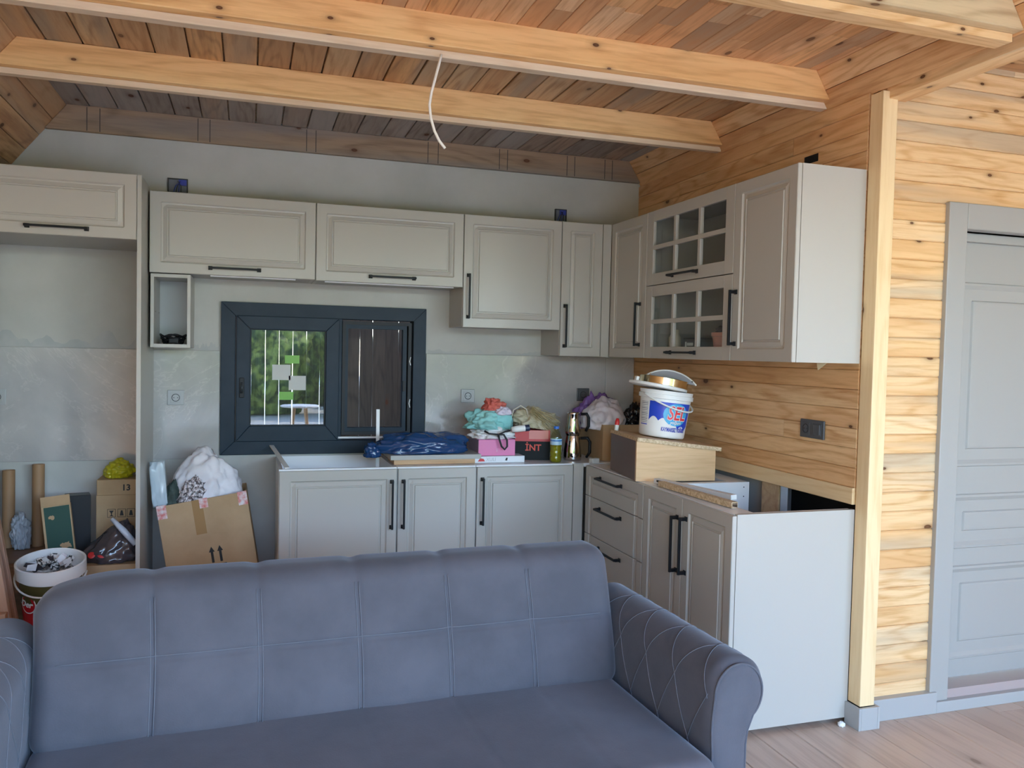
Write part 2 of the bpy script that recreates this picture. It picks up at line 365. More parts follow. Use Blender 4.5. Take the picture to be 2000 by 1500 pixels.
# door
d1 = struct(MB().box(.40, DX0, -2.052, -1.96, .047, 2.133).box(DX1, DX1+.097, -2.052, -1.96, .047, 2.133).box(DX0, DX1, -2.052, -1.96, DZ, 2.133).box(DX0, DX1, -1.972, -1.945, DZ-.037, DZ).box(DX0, DX0+.012, -1.972, -1.945, .047, DZ).box(DX1-.014, DX1, -1.972, -1.9, .047, DZ).build('door_1', DOORG, bevel=.004))
tag(d1, 'grey door casing set into the pine board wall', None)
MB().box(DX0, DX1, -2.035, -1.9, .03, .085).build('threshold', mat('threshold_wood', (.40, .33, .32), .25), d1)
def profile_grid(X0, X1, Z0, Z1, x0, x1, z0, z1, prof, th, edge=.0025):
    """front of a moulded door: prof = [(inset, depth)...] from the edges of the whole rect X0..Z1; returns MB in x,z, front at y = 0, back at y = th"""
    def lines(A, B, a, b):
        s = {a, b, min(b, a+edge), max(a, b-edge)}
        for i, d in prof:
            for q in (A+i, B-i):
                if a < q < b and A+i < B-i+1e-9: s.add(q)
        out = []
        for q in sorted(s):
            if not out or q-out[-1] > 1e-5: out.append(q)
        return out
    def dep(t):
        if t <= prof[0][0]: return prof[0][1]
        for (a, da), (b, db) in zip(prof[:-1], prof[1:]):
            if t <= b: return da+(db-da)*(t-a)/(b-a)
        return prof[-1][1]
    xs = lines(X0, X1, x0, x1); zs = lines(Z0, Z1, z0, z1); b = MB(); nz = len(zs); vs = []
    for q in xs:
        for w in zs:
            y = -dep(max(0, min(q-X0, X1-q, w-Z0, Z1-w)))
            if q in (xs[0], xs[-1]) or w in (zs[0], zs[-1]): y += edge
            vs.append((q, y, w))
    b.add(vs, [(i*nz+j, (i+1)*nz+j, (i+1)*nz+j+1, i*nz+j+1) for i in range(len(xs)-1) for j in range(nz-1)])
    n = len(xs); ring = [i*nz for i in range(n)]+[(n-1)*nz+j for j in range(1, nz)]+[i*nz+nz-1 for i in range(n-2, -1, -1)]+[j for j in range(nz-2, 0, -1)]
    base = len(b.v); b.v += [(b.v[i][0], th, b.v[i][2]) for i in ring]; m = len(ring)
    for q in range(m): b.f.append((ring[q], base+q, base+(q+1) % m, ring[(q+1) % m])); b.m.append(0)
    b.f.append(tuple(base+q for q in range(m))); b.m.append(0)
    return b
DP = [(0, 0), (.0, 0), (.004, .006), (.014, .007), (.03, -.002), (.04, -.008), (.075, -.004), (.082, .005), (.09, .006)]
dl = MB().box(DX0+.012, DX1-.012, -1.943, -1.91, .09, DZ-.033).build('door_leaf', DOORG, d1, bevel=.002)
for z0, z1 in ((.17, .585), (.66, .90), (1.02, 1.82)):
    for xa, xb in ((DX0+.075, DX1-.09),):
        profile_grid(xa, xb, z0, z1, xa, xb, z0, z1, DP, .012, .0).build('raised_panel', DOORG, dl, loc=(0, -1.945, 0))
# ceiling
ce = struct(MB().box(LW, RW, FR-.1, .2, 2.705, 2.80).build('ceiling', CEIL))
SX0, SX1 = -3.222, -.082          # where the sloping boards start
def ceil_bay(y0, y1, pitch, m, cuts=None, x0=SX0-.03, x1=SX1+.03, off=0, jit=0):
    x = x0+off
    while x < x1:
        w = pitch*(1+rnd.uniform(-jit, jit)); ww = min(w, x1-x)
        ys = [y0]
        if cuts:
            t = y0+rnd.uniform(.12, .8)
            while t < y1-.06: ys.append(t); t += rnd.uniform(.25, .9)
        ys.append(y1)
        for a, c in zip(ys[:-1], ys[1:]):
            o = plank(ce, m, round(c-a-.0015, 2), ww-(.0065 if not cuts else .0015), .02, (0, 0, 0), (0, 0, 0), .002)
            o.matrix_local = Matrix.Translation((x+ww/2, a, ZC+.02+rnd.uniform(0, .004 if not cuts else .002))) @ Matrix(((0, 1, 0, 0), (1, 0, 0, 0), (0, 0, -1, 0), (0, 0, 0, 1)))
        x += w
ceil_bay(-.96, -.03, .135, CEILD)
ceil_bay(-1.79, -.97, .135, CEIL)
ceil_bay(-2.68, -1.80, .083, CEILS, cuts=True, jit=.12)
ceil_bay(FR, -2.70, .135, CEIL)
def slope_x(z, side): return (SX1+(ZC-z)*.63) if side > 0 else (SX0-(ZC-z)*.78)
def beam(y0, y1, z0, z1, m, name='beam', label=None, par=ce, ext=0):
    b = MB(); e0 = [slope_x(z1, -1), slope_x(z0, -1)]; e1 = [slope_x(z1, 1)+ext, slope_x(z0, 1)+ext]
    o0 = e0[0]
    b.prism([(e0[1]-o0, z0-z1), (e1[1]-o0, z0-z1), (e1[0]-o0, 0), (e0[0]-o0, 0)], y0, y1)
    o = b.build(name, m, par, loc=(o0, 0, z1), bevel=.004)
    if label: o['label'] = label
    return o
def batten(par, y0, y1, z0, z1, m, x0=-3.25, x1=.03):
    MB().box(0, x1-x0, 0, y1-y0, 0, z1-z0).build('batten', m, par, loc=(x0-par.location.x, y0-par.location.y, z0-par.location.z), bevel=.002)
bC = beam(-.985, -.905, 2.567, ZC+.003, BEAM); batten(bC, -.95, -.91, 2.542, 2.5665, BATT, -3.3, 0)
bB = beam(-1.805, -1.72, 2.567, ZC+.003, BEAM); batten(bB, -1.765, -1.72, 2.54, 2.5665, BATT, -3.3, .03)
bA = beam(-2.70, -2.60, 2.535, ZC+.003, BEAMG); batten(bA, -2.665, -2.60, 2.508, 2.5345, PINE, -3.3, .0)
beam(-3.6, -3.5, 2.567, ZC+.003, BEAM)
rim = beam(-.03, -.001, 2.552, ZC+.003, RIM)
PENC = mat('pencil_line', (.06, .05, .045), .8)
for xx in (-3.13, -3.07, -2.6, -2.54, -2.04, -1.99, -1.36, -1.30, -.93, -.88, -.5, -.45, -.25, -.2):
    MB().box(xx, xx+.004, -.0308, -.0302, 2.556, 2.675).build('pencil_line', PENC, rim, loc=(-rim.location.x, 0, -rim.location.z))
# sloping side boards
for side, nrow, wdt in ((-1, 7, .102), (1, 2, .090)):
    dx, dz = (-.78, -1) if side < 0 else (.63, -1); l = math.hypot(dx, dz); dx /= l; dz /= l
    bx, bz = (SX0, ZC) if side < 0 else (SX1, ZC)
    for i in range(nrow):
        cx_, cz_ = bx+dx*wdt*(i+.5), bz+dz*wdt*(i+.5)
        o = plank(ce, CEIL if side < 0 else PINEK, 6.55, wdt-.002, .02, (0, 0, 0), (0, 0, 0), .002)
        nx, nz = (-dz, dx) if side < 0 else (dz, -dx)   # into the room
        if nx*(-side) < 0: nx, nz = -nx, -nz
        ax = Vector((0, 1, 0)); zz = Vector((nx, 0, nz)); yy = zz.cross(ax)
        M_ = Matrix((ax, yy, zz)).transposed().to_4x4(); M_.translation = Vector((cx_, -6.56, cz_))-zz*.02
        o.matrix_local = M_
# ---------------------------------------------------------------- kitchen units
CAB_PROF = [(0, 0), (.05, 0), (.0555, .0075), (.061, .0085), (.079, .002), (.0815, .0065), (.0865, .0065), (.0895, .001), (.095, .0008)]
NAR_PROF = [(0, 0), (.05, 0), (.0555, .0075), (.060, .0085), (.074, .002), (.0765, .0065), (.0805, .0065), (.083, .001), (.09, .0008)]
def neg(p): return [(a, -b) for a, b in p]
TH = .019
def handle(parent, x, z, ln, vert):
    """black bar handle with square feet, centred, front of the door at y = 0"""
    b = MB(); h = ln/2
    b.box(-h, h, -.036, -.026, -.005, .005)
    for s in (-1, 1): b.box(s*(h-.008)-.007, s*(h-.008)+.007, -.027, -.0003, -.007, .007)
    for s in (-1, 1): b.box(s*(h-.008)-.010, s*(h-.008)+.010, -.004, -.0002, -.010, .010)
    return b.build('handle', BLACK, parent, loc=(x, 0, z), rot=(0, PI/2 if vert else 0, 0), bevel=.001)
def carcass(b, w, d, h, z0, top=True, t=.018, back=True):
    b.box(0, t, 0, d, z0, h, 1); b.box(w-t, w, 0, d, z0, h, 1); b.box(t, w-t, 0, d, z0, z0+t, 0)
    if back: b.box(t, w-t, d-.008, d-.001, z0+t, h-(t if top else .0), 0)
    if top: b.box(t, w-t, 0, d, h-t, h, 1)
    return b
def unit(name, label, loc, rz, group=None, cat='cabinet'):
    e = empty(name, loc, (0, 0, rz)); tag(e, label, cat, group); return e
def moulded(parent, x0, x1, z0, z1, whole=None, name='door', prof=None):
    X0, X1, Z0, Z1 = whole or (x0, x1, z0, z1)
    p = prof or (NAR_PROF if X1-X0 < .3 else CAB_PROF)
    return profile_grid(X0, X1, Z0, Z1, x0, x1, z0, z1, neg(p), TH-.001).build(name, GREY, parent, loc=(0, -TH, 0))
UG, BG_ = 'grey wall units', 'grey base units'
# wall units, back run. local x to the right, y to the back, origin at the left end of the body front
YB = -.323+TH
def wall_unit(label, x0, x1, z0, z1, hx=None, hz=None, hl=.245, vert=True, strip=None):
    e = unit('wall_cabinet', label, (x0, YB, 0), 0, UG); w = x1-x0
    carcass(MB(), w, -YB-.001, z1-.003, z0+.004).build('body', [GREYM, GREY], e)
    d = moulded(e, .0015, w-.0015, z0, z1); handle(d, hx-x0, hz, hl, vert)
    if strip:
        MB().box(strip[0]-x0, strip[1]-x0, .03, .05, z0-.004, z0+.0035).build('light_strip', mat('strip_white', (.85, .86, .88), .3), e)
    return e
wall_unit('wide grey wall cabinet above the small open shelf box', -2.802, -2.003, 1.83, 2.229, -2.401, 1.864, .25, False, (-2.52, -2.1))
wall_unit('wide grey wall cabinet over the anthracite window sash with the insect screen', -2.002, -1.209, 1.827, 2.229, -1.60, 1.861, .25, False, (-1.95, -1.25))
wall_unit('grey wall cabinet with one square moulded door and vertical handle', -1.208, -.631, 1.608, 2.229, -1.178, 1.78)
u4 = wall_unit('tall narrow grey wall cabinet beside the inside corner', -.630, -.376, 1.460, 2.229, -.604, 1.633)
MB().box(.2555, .3065, -TH+.001, 0, 1.46, 2.229).build('corner_filler', GREY, u4)
# wall units, right run. local x towards the room, y into the wall
XB = -.323+TH
def runit(name, label, y0, y1, z0=0, xb=XB, grp=UG):
    return unit(name, label, (xb, y0, 0), -PI/2, grp), y0-y1
e, w = runit('wall_cabinet', 'grey corner wall cabinet with one plain moulded door next to the glazed cabinet', -.325, -.776)
carcass(MB(), w, -XB-.003, 2.226, 1.464).build('body', [GREYM, GREY], e)
d = moulded(e, .004, w-.0015, 1.46, 2.229); handle(d, w-.06, 1.641, .235, True)
def glazed(parent, x0, x1, z0, z1, name='door'):
    fr = .068; mu = .022; gx0, gx1, gz0, gz1 = x0+fr, x1-fr, z0+fr-.008, z1-fr+.012
    b = MB(); b.box(x0, gx0, 0, TH-.001, z0, z1); b.box(gx1, x1, 0, TH-.001, z0, z1); b.box(gx0, gx1, 0, TH-.001, z0, gz0); b.box(gx0, gx1, 0, TH-.001, gz1, z1)
    cw = (gx1-gx0-2*mu)/3; chh = (gz1-gz0-mu)/2; zc = gz0+chh
    b.box(gx0, gx1, 0, TH-.001, zc, zc+mu)
    for k in (1, 2):
        xx = gx0+k*cw+(k-1)*mu; b.box(xx, xx+mu, 0, TH-.001, gz0, zc); b.box(xx, xx+mu, 0, TH-.001, zc+mu, gz1)
    o = b.build(name, GREY, parent, loc=(0, -TH, 0), bevel=.0015)
    for i in range(3):
        for j in range(2):
            xx = gx0+i*(cw+mu); zz = gz0+j*(chh+mu)
            MB().box(xx-.001, xx+cw+.001, .010, .014, zz-.001, zz+chh+.001).build('pane', GLASS, o)
    return o
def glass_mat(name, ior=1.45, tint=(.97, .985, .98), rough=0):
    m = bpy.data.materials.new(name); m.use_nodes = True; t = m.node_tree; t.nodes.clear()
    o = N(m, 'OutputMaterial'); mx = N(m, 'MixShader'); tr = N(m, 'BsdfTransparent'); gl = N(m, 'BsdfGlossy'); fr = N(m, 'Fresnel')
    fr.inputs[0].default_value = ior; tr.inputs[0].default_value = (*tint, 1); gl.inputs['Roughness'].default_value = rough
    ge = N(m, 'NewGeometry'); L(m, math_(m, 'MULTIPLY', fr.outputs[0], math_(m, 'SUBTRACT', 1, ge.outputs['Backfacing'])), mx.inputs[0]); L(m, tr.outputs[0], mx.inputs[1]); L(m, gl.outputs[0], mx.inputs[2]); L(m, mx.outputs[0], o.inputs[0]); return m
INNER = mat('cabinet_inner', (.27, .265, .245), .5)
GLASS = glass_mat('clear_glass', 1.5, (.96, .975, .97))
e, w = runit('wall_cabinet', 'grey wall cabinet with two glazed flap doors of six panes', -.778, -1.600)
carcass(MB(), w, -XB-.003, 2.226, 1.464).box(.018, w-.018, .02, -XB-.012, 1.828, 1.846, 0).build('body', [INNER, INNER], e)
d = glazed(e, .0015, w-.0015, 1.842, 2.229); handle(d, w*.49, 1.876, .25, False)
d = glazed(e, .0015, w-.0015, 1.460, 1.838); handle(d, w*.49, 1.492, .25, False)
e, w = runit('wall_cabinet', 'tall grey wall cabinet with flat end panel against the pine post', -1.601, -2.03)
carcass(MB(), w-.019, -XB-.003, 2.226, 1.464).build('body', [GREYM, GREY], e)
d = moulded(e, .0015, w-.001, 1.46, 2.229); handle(d, .03, 1.645, .24, True)
MB().box(w-.0185, w, .0015, -XB-.003, 1.46, 2.2295).build('end_panel', GREY, e)
# tall fridge housing at the left
e = unit('fridge_housing', 'tall open grey fridge housing with one flap door on top', (-3.54, -.56, 0), 0, None, 'cabinet')
for xx in (0, .712): MB().box(xx, xx+.0185, .0, .54, 0, 2.255).build('side_panel', GREY, e)
MB().box(.019, .7115, .005, .54, 1.958, 1.975).box(.019, .7115, .005, .54, 2.235, 2.252).box(.019, .7115, .53, .54, 1.975, 2.235).build('body', GREYM, e)
d = profile_grid(.0195, .7105, 1.955, 2.253, .0195, .7105, 1.955, 2.253, neg(CAB_PROF), TH-.001).build('door', GREY, e, loc=(0, -TH+.003, 0)); handle(d, .385, 1.99, .255, False)
# small open shelf box
e = unit('open_shelf_box', 'small open grey shelf box hanging under the wide wall cabinet', (-2.797, -.302, 0), 0, None, 'shelf')
b = MB(); w = .186; dd = .300
b.box(0, .016, 0, dd, 1.460, 1.8265).box(w-.016, w, 0, dd, 1.460, 1.8265).box(.016, w-.016, 0, dd, 1.460, 1.478).box(.016, w-.016, 0, dd, 1.809, 1.8265)
b.build('body', GREY, e, bevel=.001); MB().box(.016, w-.016, dd-.008, dd-.001, 1.478, 1.809).build('back_panel', mat('pale_back', (.55, .56, .57), .5), e)
for yy, s in ((.05, 0), (.22, 0), (.22, 1)):
    MB().lathe([(.003, 0), (.003, .006)], 8).build('shelf_pin', mat('pin', (.8, .8, .8), .25, 1), e, loc=(.0161 if s == 0 else w-.0161, yy, 1.64), rot=(0, PI/2 if s == 0 else -PI/2, 0))
# base units, back run
YL = -.563+TH; BD = -YL-.02; BT = .87
LEG = mat('leg_plastic', (.75, .76, .78), .4)
def legs(e, w, d):
    for xx in (.05, w-.05):
        for yy in (.06, d-.06): MB().lathe([(.02, 0), (.02, .01), (.012, .02), (.012, .108)], 12).build('leg', LEG, e, loc=(xx, yy, 0))
def base_unit(label, x0, x1, hx, top):
    e = unit('base_cabinet', label, (x0, YL, 0), 0, BG_); w = x1-x0; b = MB(); t = .018
    b.box(0, t, 0, BD, .108, BT, 0).box(w-t, w, 0, BD, .108, BT, 0).box(t, w-t, 0, BD, .108, .126, 0).box(t, w-t, BD-.008, BD, .126, BT, 0)
    b.box(t, w-t, 0, .016, BT-.04, BT, 0)
    if top: b.box(t, w-t, .016, BD-.008, BT-.018, BT-.0005, 0)
    b.build('body', WHITE, e); legs(e, w, BD)
    d = moulded(e, .0015, w-.0015, .115, .862); handle(d, hx-x0, .681, .25, True)
    return e
base_unit('open topped grey base cabinet under the left window sash', -2.183, -1.597, -1.625, False)
base_unit('narrow grey base cabinet under the lying boards and blue bag', -1.594, -1.176, -1.565, True)
b3 = base_unit('grey base cabinet under the pink box and the oil bottle', -1.173, -.623, -1.143, True)
MB().box(.5515, .609, -TH+.001, .0, .108, .868).build('corner_filler', GREY, b3)
MB().box(.5515, 1.15, .0, BD, .848, .8695).build('corner_top', WHITE, b3)
# base units, right run
XL = -.563+TH; BDR = -XL-.003
e, w = runit('drawer_cabinet', 'grey base cabinet with three wide drawers in the corner', -.592, -1.283, 0, XL, BG_)
t = .018
MB().box(0, t, 0, BDR, .108, BT, 0).box(w-t, w, 0, BDR, .108, BT, 0).box(t, w-t, 0, BDR, .108, .126, 0).box(t, w-t, BDR-.008, BDR, .126, BT, 0).box(t, w-t, 0, .09, BT-.018, BT, 0).box(t, w-t, BDR-.10, BDR-.008, BT-.018, BT, 0).build('body', WHITE, e); legs(e, w, BDR)
for z0, z1, hz in ((.706, .866, .822), (.499, .703, .66), (.115, .496, .452)):
    d = moulded(e, .004, w-.002, z0, z1, (.004, w-.002, .115, .866), 'drawer_front'); handle(d, w*.475, hz, .27, False)
e, w = runit('base_cabinet', 'open topped grey base cabinet with two doors and a flat end panel', -1.286, -2.03, 0, XL, BG_)
w2 = w-.019
MB().box(0, t, 0, BDR, .108, BT, 0).box(w2-t, w2, 0, BDR, .108, BT, 0).box(t, w2-t, 0, BDR, .108, .126, 0).box(t, w2-t, 0, .095, BT-.018, BT, 0).build('body', WHITE, e); legs(e, w2, BDR)
for yy in (BDR-.03, ):
    for zz in (.845, .80): MB().lathe([(.003, 0), (.003, .001)], 8).build('screw_hole', BLACK, e, loc=(.0181, yy, zz), rot=(0, PI/2, 0))
d = moulded(e, .002, w2/2-.0015, .115, .866); handle(d, w2/2-.04, .665, .245, True)
d = moulded(e, w2/2+.0015, w-.001, .115, .866); handle(d, w2/2+.035, .672, .245, True)
MB().box(w-.0185, w, .0015, BDR+.0035, .022, .8715).build('end_panel', GREY, e)
# ---------------------------------------------------------------- window
GLASSW = glass_mat('window_glass', 2.0, (.82, .88, .87))
w1 = MB()
YF, YK = -.026, .09
def fourside(b, x0, x1, z0, z1, t, ya, yb, tb=None):
    tb = tb or t; q = [(x0, z0), (x1, z0), (x1, z1), (x0, z1)]; i = [(x0+t, z0+tb), (x1-t, z0+tb), (x1-t, z1-t), (x0+t, z1-t)]
    for k in range(4):
        k2 = (k+1) % 4; b.prism([q[k], q[k2], i[k2], i[k]], ya, yb)
    return b
fourside(w1, WL, WR, WB, WT, .074, YF, YK)
w1 = struct(w1.box(-1.846, -1.828, -.012, .06, WB+.07, WT-.07).build('window_1', ANTH, bevel=.002)); tag(w1, 'anthracite sliding kitchen window frame in the grey wall')
DK = mat('gasket_black', (.01, .012, .015), .6)
s = fourside(MB(), WL+.080, -1.846, .955, 1.642, .072, -.040, .02, .085).build('sash', ANTH, w1, bevel=.003)
fourside(MB(), WL+.148, -1.914, 1.034, 1.576, .010, -.028, .012).build('gasket', DK, s)
MB().box(WL+.152, -1.918, -.012, -.002, 1.036, 1.572).build('pane', GLASSW, s)
hb = MB().box(-.013, .013, -.008, 0, -.055, .055).build('handle', DK, s, loc=(WL+.110, -.0405, 1.25), bevel=.004)
MB().tube([(0, -.010, -.03), (0, -.014, .0), (0, -.012, .03)], [.007, .006, .004], 8).build('lever', mat('lever', (.03, .035, .04), .3), hb, smooth=True)
f = fourside(MB(), -1.826, -1.432, .985, 1.630, .018, -.016, .05).build('screen_frame', DK, w1)
fourside(MB(), -1.815, -1.458, 1.003, 1.612, .022, -.008, .04).build('screen_bar', ANTH, f)
MB().box(-1.845, -1.432, -.034, -.016, .966, .976).build('white_sill_strip', WHITE, w1)
for zz in (1.165, 1.41): MB().tube([(-1.436, -.02, zz-.024), (-1.442, -.022, zz), (-1.436, -.02, zz+.024)], .003, 6).build('screen_clip', WHITE, w1, smooth=True)
MB().box(-1.478, -1.463, -.02, -.008, 1.235, 1.295).build('latch', DK, w1)
LGREEN = mat('sticker_green', (.16, .42, .03), .4); PAPER = mat('sticker_paper', (.55, .56, .54), .6)
# stickers on the glass
for x_, z_, ww, hh, m_ in ((-2.10, 1.408, .078, .045, LGREEN), (-2.157, 1.335, .098, .085, PAPER), (-2.071, 1.277, .092, .080, PAPER), (-2.13, 1.205, .078, .045, LGREEN)):
    MB().box(x_-ww/2, x_+ww/2, -.0128, -.0122, z_-hh/2, z_+hh/2).build('sticker', m_, s)
# fence boards right outside the window
fe = empty('board_fence', (0, .46, -.15)); tag(fe, 'dark brown vertical board fence outside the kitchen window', 'fence')
FW = wood('fence_brown', [(.085, .060, .045), (.10, .072, .054), (.072, .052, .04)], (.04, .028, .022), rough=.8, knots=.5)
for i in range(34):
    x0 = -3.45+i*.081; n = 24; L_, R_ = [], []
    for j in range(n+1):
        zz = 2.5*j/n
        L_.append((x0+.0008+.006*max(0, -.12+ noise.noise(Vector((i*3.1, zz*2.3, 0)))), zz)); R_.append((x0+.0806-.009*max(0, -.15+ noise.noise(Vector((i*3.1+50, zz*1.9, 0)))), zz))
    b = MB(); b.prism([(x-x0-.04, z) for x, z in L_[::-1]]+[(x-x0-.04, z) for x, z in R_], 0, .018)
    b.v = [(p[2], -p[0], p[1]) for p in b.v]      # grain along local x
    o = b.build('board', FW, fe); o.matrix_local = Matrix.Translation((x0+.04, 0, 0)) @ Matrix(((0, -1, 0, 0), (0, 0, 1, 0), (1, 0, 0, 0), (0, 0, 0, 1)))
for zz in (.3, 2.1): MB().box(-3.5, -.6, .02, .06, zz, zz+.09).build('rail', FW, fe)
# ground and garden
GR = mottled('outdoor_ground', (.50, .48, .44), (.60, .57, .52), .9, .8)
tag(MB().box(-40, 40, -45, 45, -.25, -.15).build('ground', GR), 'pale sunlit ground around the house', None, None, 'structure')
LEAF = mottled('hedge_leaf', (.035, .075, .02), (.30, .38, .08), .6, 5, .3, .8, 30, stops=(.42, .6))
for i, (x, y, sx, sy, sz) in enumerate(((-4.9, -15.5, 2.7, 2.4, 2.9), (-2.1, -16.2, 2.7, 2.4, 3.3), (.6, -15.6, 2.6, 2.4, 3.0), (3.4, -16.0, 2.8, 2.4, 3.0), (6.4, -16, 2.8, 2.4, 2.9), (-3.7, -19.2, 2.8, 2.4, 3.6), (-.6, -19.4, 2.8, 2.4, 3.9), (2.5, -19.2, 2.8, 2.4, 3.6))):
    tag(blob('garden_bush', (sx, sy, sz), LEAF, None, (x, y, -.15), seed=i+31, amp=.25, freq=3, fold=.12, ffreq=9, flat=-.8), 'tall leafy garden bush on the sunlit ground behind the house', 'bush', 'garden bushes')
gt = empty('garden_table', (-1.56, -8.5, -.15)); tag(gt, 'round white garden table with wooden legs outside the house', 'table')
TW = mat('table_white', (.8, .8, .78), .5)
MB().lathe([(.0, .70), (.28, .70), (.30, .715), (.28, .73), (.0, .73)], 40, cap=False).build('table_top', TW, gt, smooth=True)
LW_ = mat('leg_wood', (.6, .36, .18), .5)
for k in range(4):
    a = PI/4+k*PI/2; MB().tube([(.12*math.cos(a), .12*math.sin(a), .70), (.22*math.cos(a), .22*math.sin(a), 0)], [.025, .018], 10).build('leg', LW_, gt, smooth=True)
# ---------------------------------------------------------------- sofa
VEL = mottled('velvet_blue_grey', (.068, .072, .090), (.092, .095, .117), .75, 4.5, .2, .12, 220)
vb = VEL.node_tree.nodes['Principled BSDF']; vb.inputs['Sheen Weight'].default_value = .28; vb.inputs['Sheen Roughness'].default_value = .4; vb.inputs['Sheen Tint'].default_value = (.75, .85, 1, 1)
STI = mat('stitch_thread', (.13, .145, .18), .6)
sf = empty('sofa', (-2.017, -2.39, 0), (0, 0, math.radians(2.4))); tag(sf, 'blue grey velvet sofa bed with rolled arms and quilted back', 'sofa')
HW = .85
seams = [-.555, -.275, 0.005, .28, .55]
# back cushion: local frame, front bottom edge at (y=0,z=.40), leans back
BH, BTK = .435, .16
def backdisp(p, n):
    x, z = p.x, p.z
    if n.y < -.3 and abs(n.y) > .5 or p.y < -BTK/2+.02:
        puff = 0
        cols = [-HW]+seams+[HW]
        for a, c in zip(cols[:-1], cols[1:]):
            if a <= x <= c: puff = math.sin(PI*(x-a)/(c-a))**.5*.010
        rows = [0, BH*.52, BH]
        for a, c in zip(rows[:-1], rows[1:]):
            if a <= z <= c: puff *= max(0, math.sin(PI*(z-a)/(c-a)))**.4
        g = 0
        for sx_ in seams: g = max(g, math.exp(-((x-sx_)/.006)**2))
        g = max(g, math.exp(-((z-BH*.52)/.006)**2))
        p.y -= puff-.004*g
    p.x += 0.004*math.sin(z*9)
    p.y -= .006*noise.noise(Vector((x*3, z*3, 4)))
    if z > BH*.8: p.z -= .006*sum(math.exp(-((x-sx_)/.02)**2) for sx_ in seams)
    if p.z > BH*.6 and x < -HW+.22: p.z -= .045*((-HW+.22-x)/.22)**2*(p.z-BH*.6)/(BH*.4)
    p.y += p.z*.27
    return p
rbox(HW*2, BTK, BH, .055, 190, 10, 60, backdisp).build('back_cushion', VEL, sf, loc=(0, BTK/2, .395), smooth=True, merge=True)
b = MB()
for sx_ in seams:
    for o_ in (-.006, .006):
        P = []
        for j in range(14):
            z = .03+(BH-.075)*j/13; q = backdisp(Vector((sx_+o_, -BTK/2, z)), Vector((0, -1, 0))); P.append(q+Vector((0, -.0012, 0)))
        b.tube(P, .0011, 5)
P = []
for j in range(60):
    x = -HW+.06+(2*HW-.12)*j/59; q = backdisp(Vector((x, -BTK/2, BH*.52+.007)), Vector((0, -1, 0))); P.append(q+Vector((0, -.0012, 0)))
b.tube(P, .0011, 5)
b.build('stitching', STI, sf, loc=(0, BTK/2, .395), smooth=True)
# seat
def seatdisp(p, n):
    if p.z > .1:
        g = 0
        for sx_ in (-.555, -.275, .005, .28, .55): g = max(g, math.exp(-((p.x-sx_)/.006)**2)*(.35 if p.y > -.28 else 1))
        p.z += .012*math.cos(p.x*1.6)*(1 if p.y > -.3 else 1) - .003*g + .004*noise.noise(Vector((p.x*3, p.y*3, 9)))
    return p
rbox(HW*2-.004, .66, .165, .05, 150, 50, 8, seatdisp).build('seat_cushion', VEL, sf, loc=(0, -.235, .258), smooth=True, merge=True)
rbox(HW*2-.01, .70, .17, .02, 10, 6, 4).build('seat_base', VEL, sf, loc=(0, -.19, .09), smooth=True, merge=True)
rbox(HW*2-.02, .10, .62, .03, 10, 3, 8).build('back_frame', VEL, sf, loc=(0, .26, .09), smooth=True, merge=True)
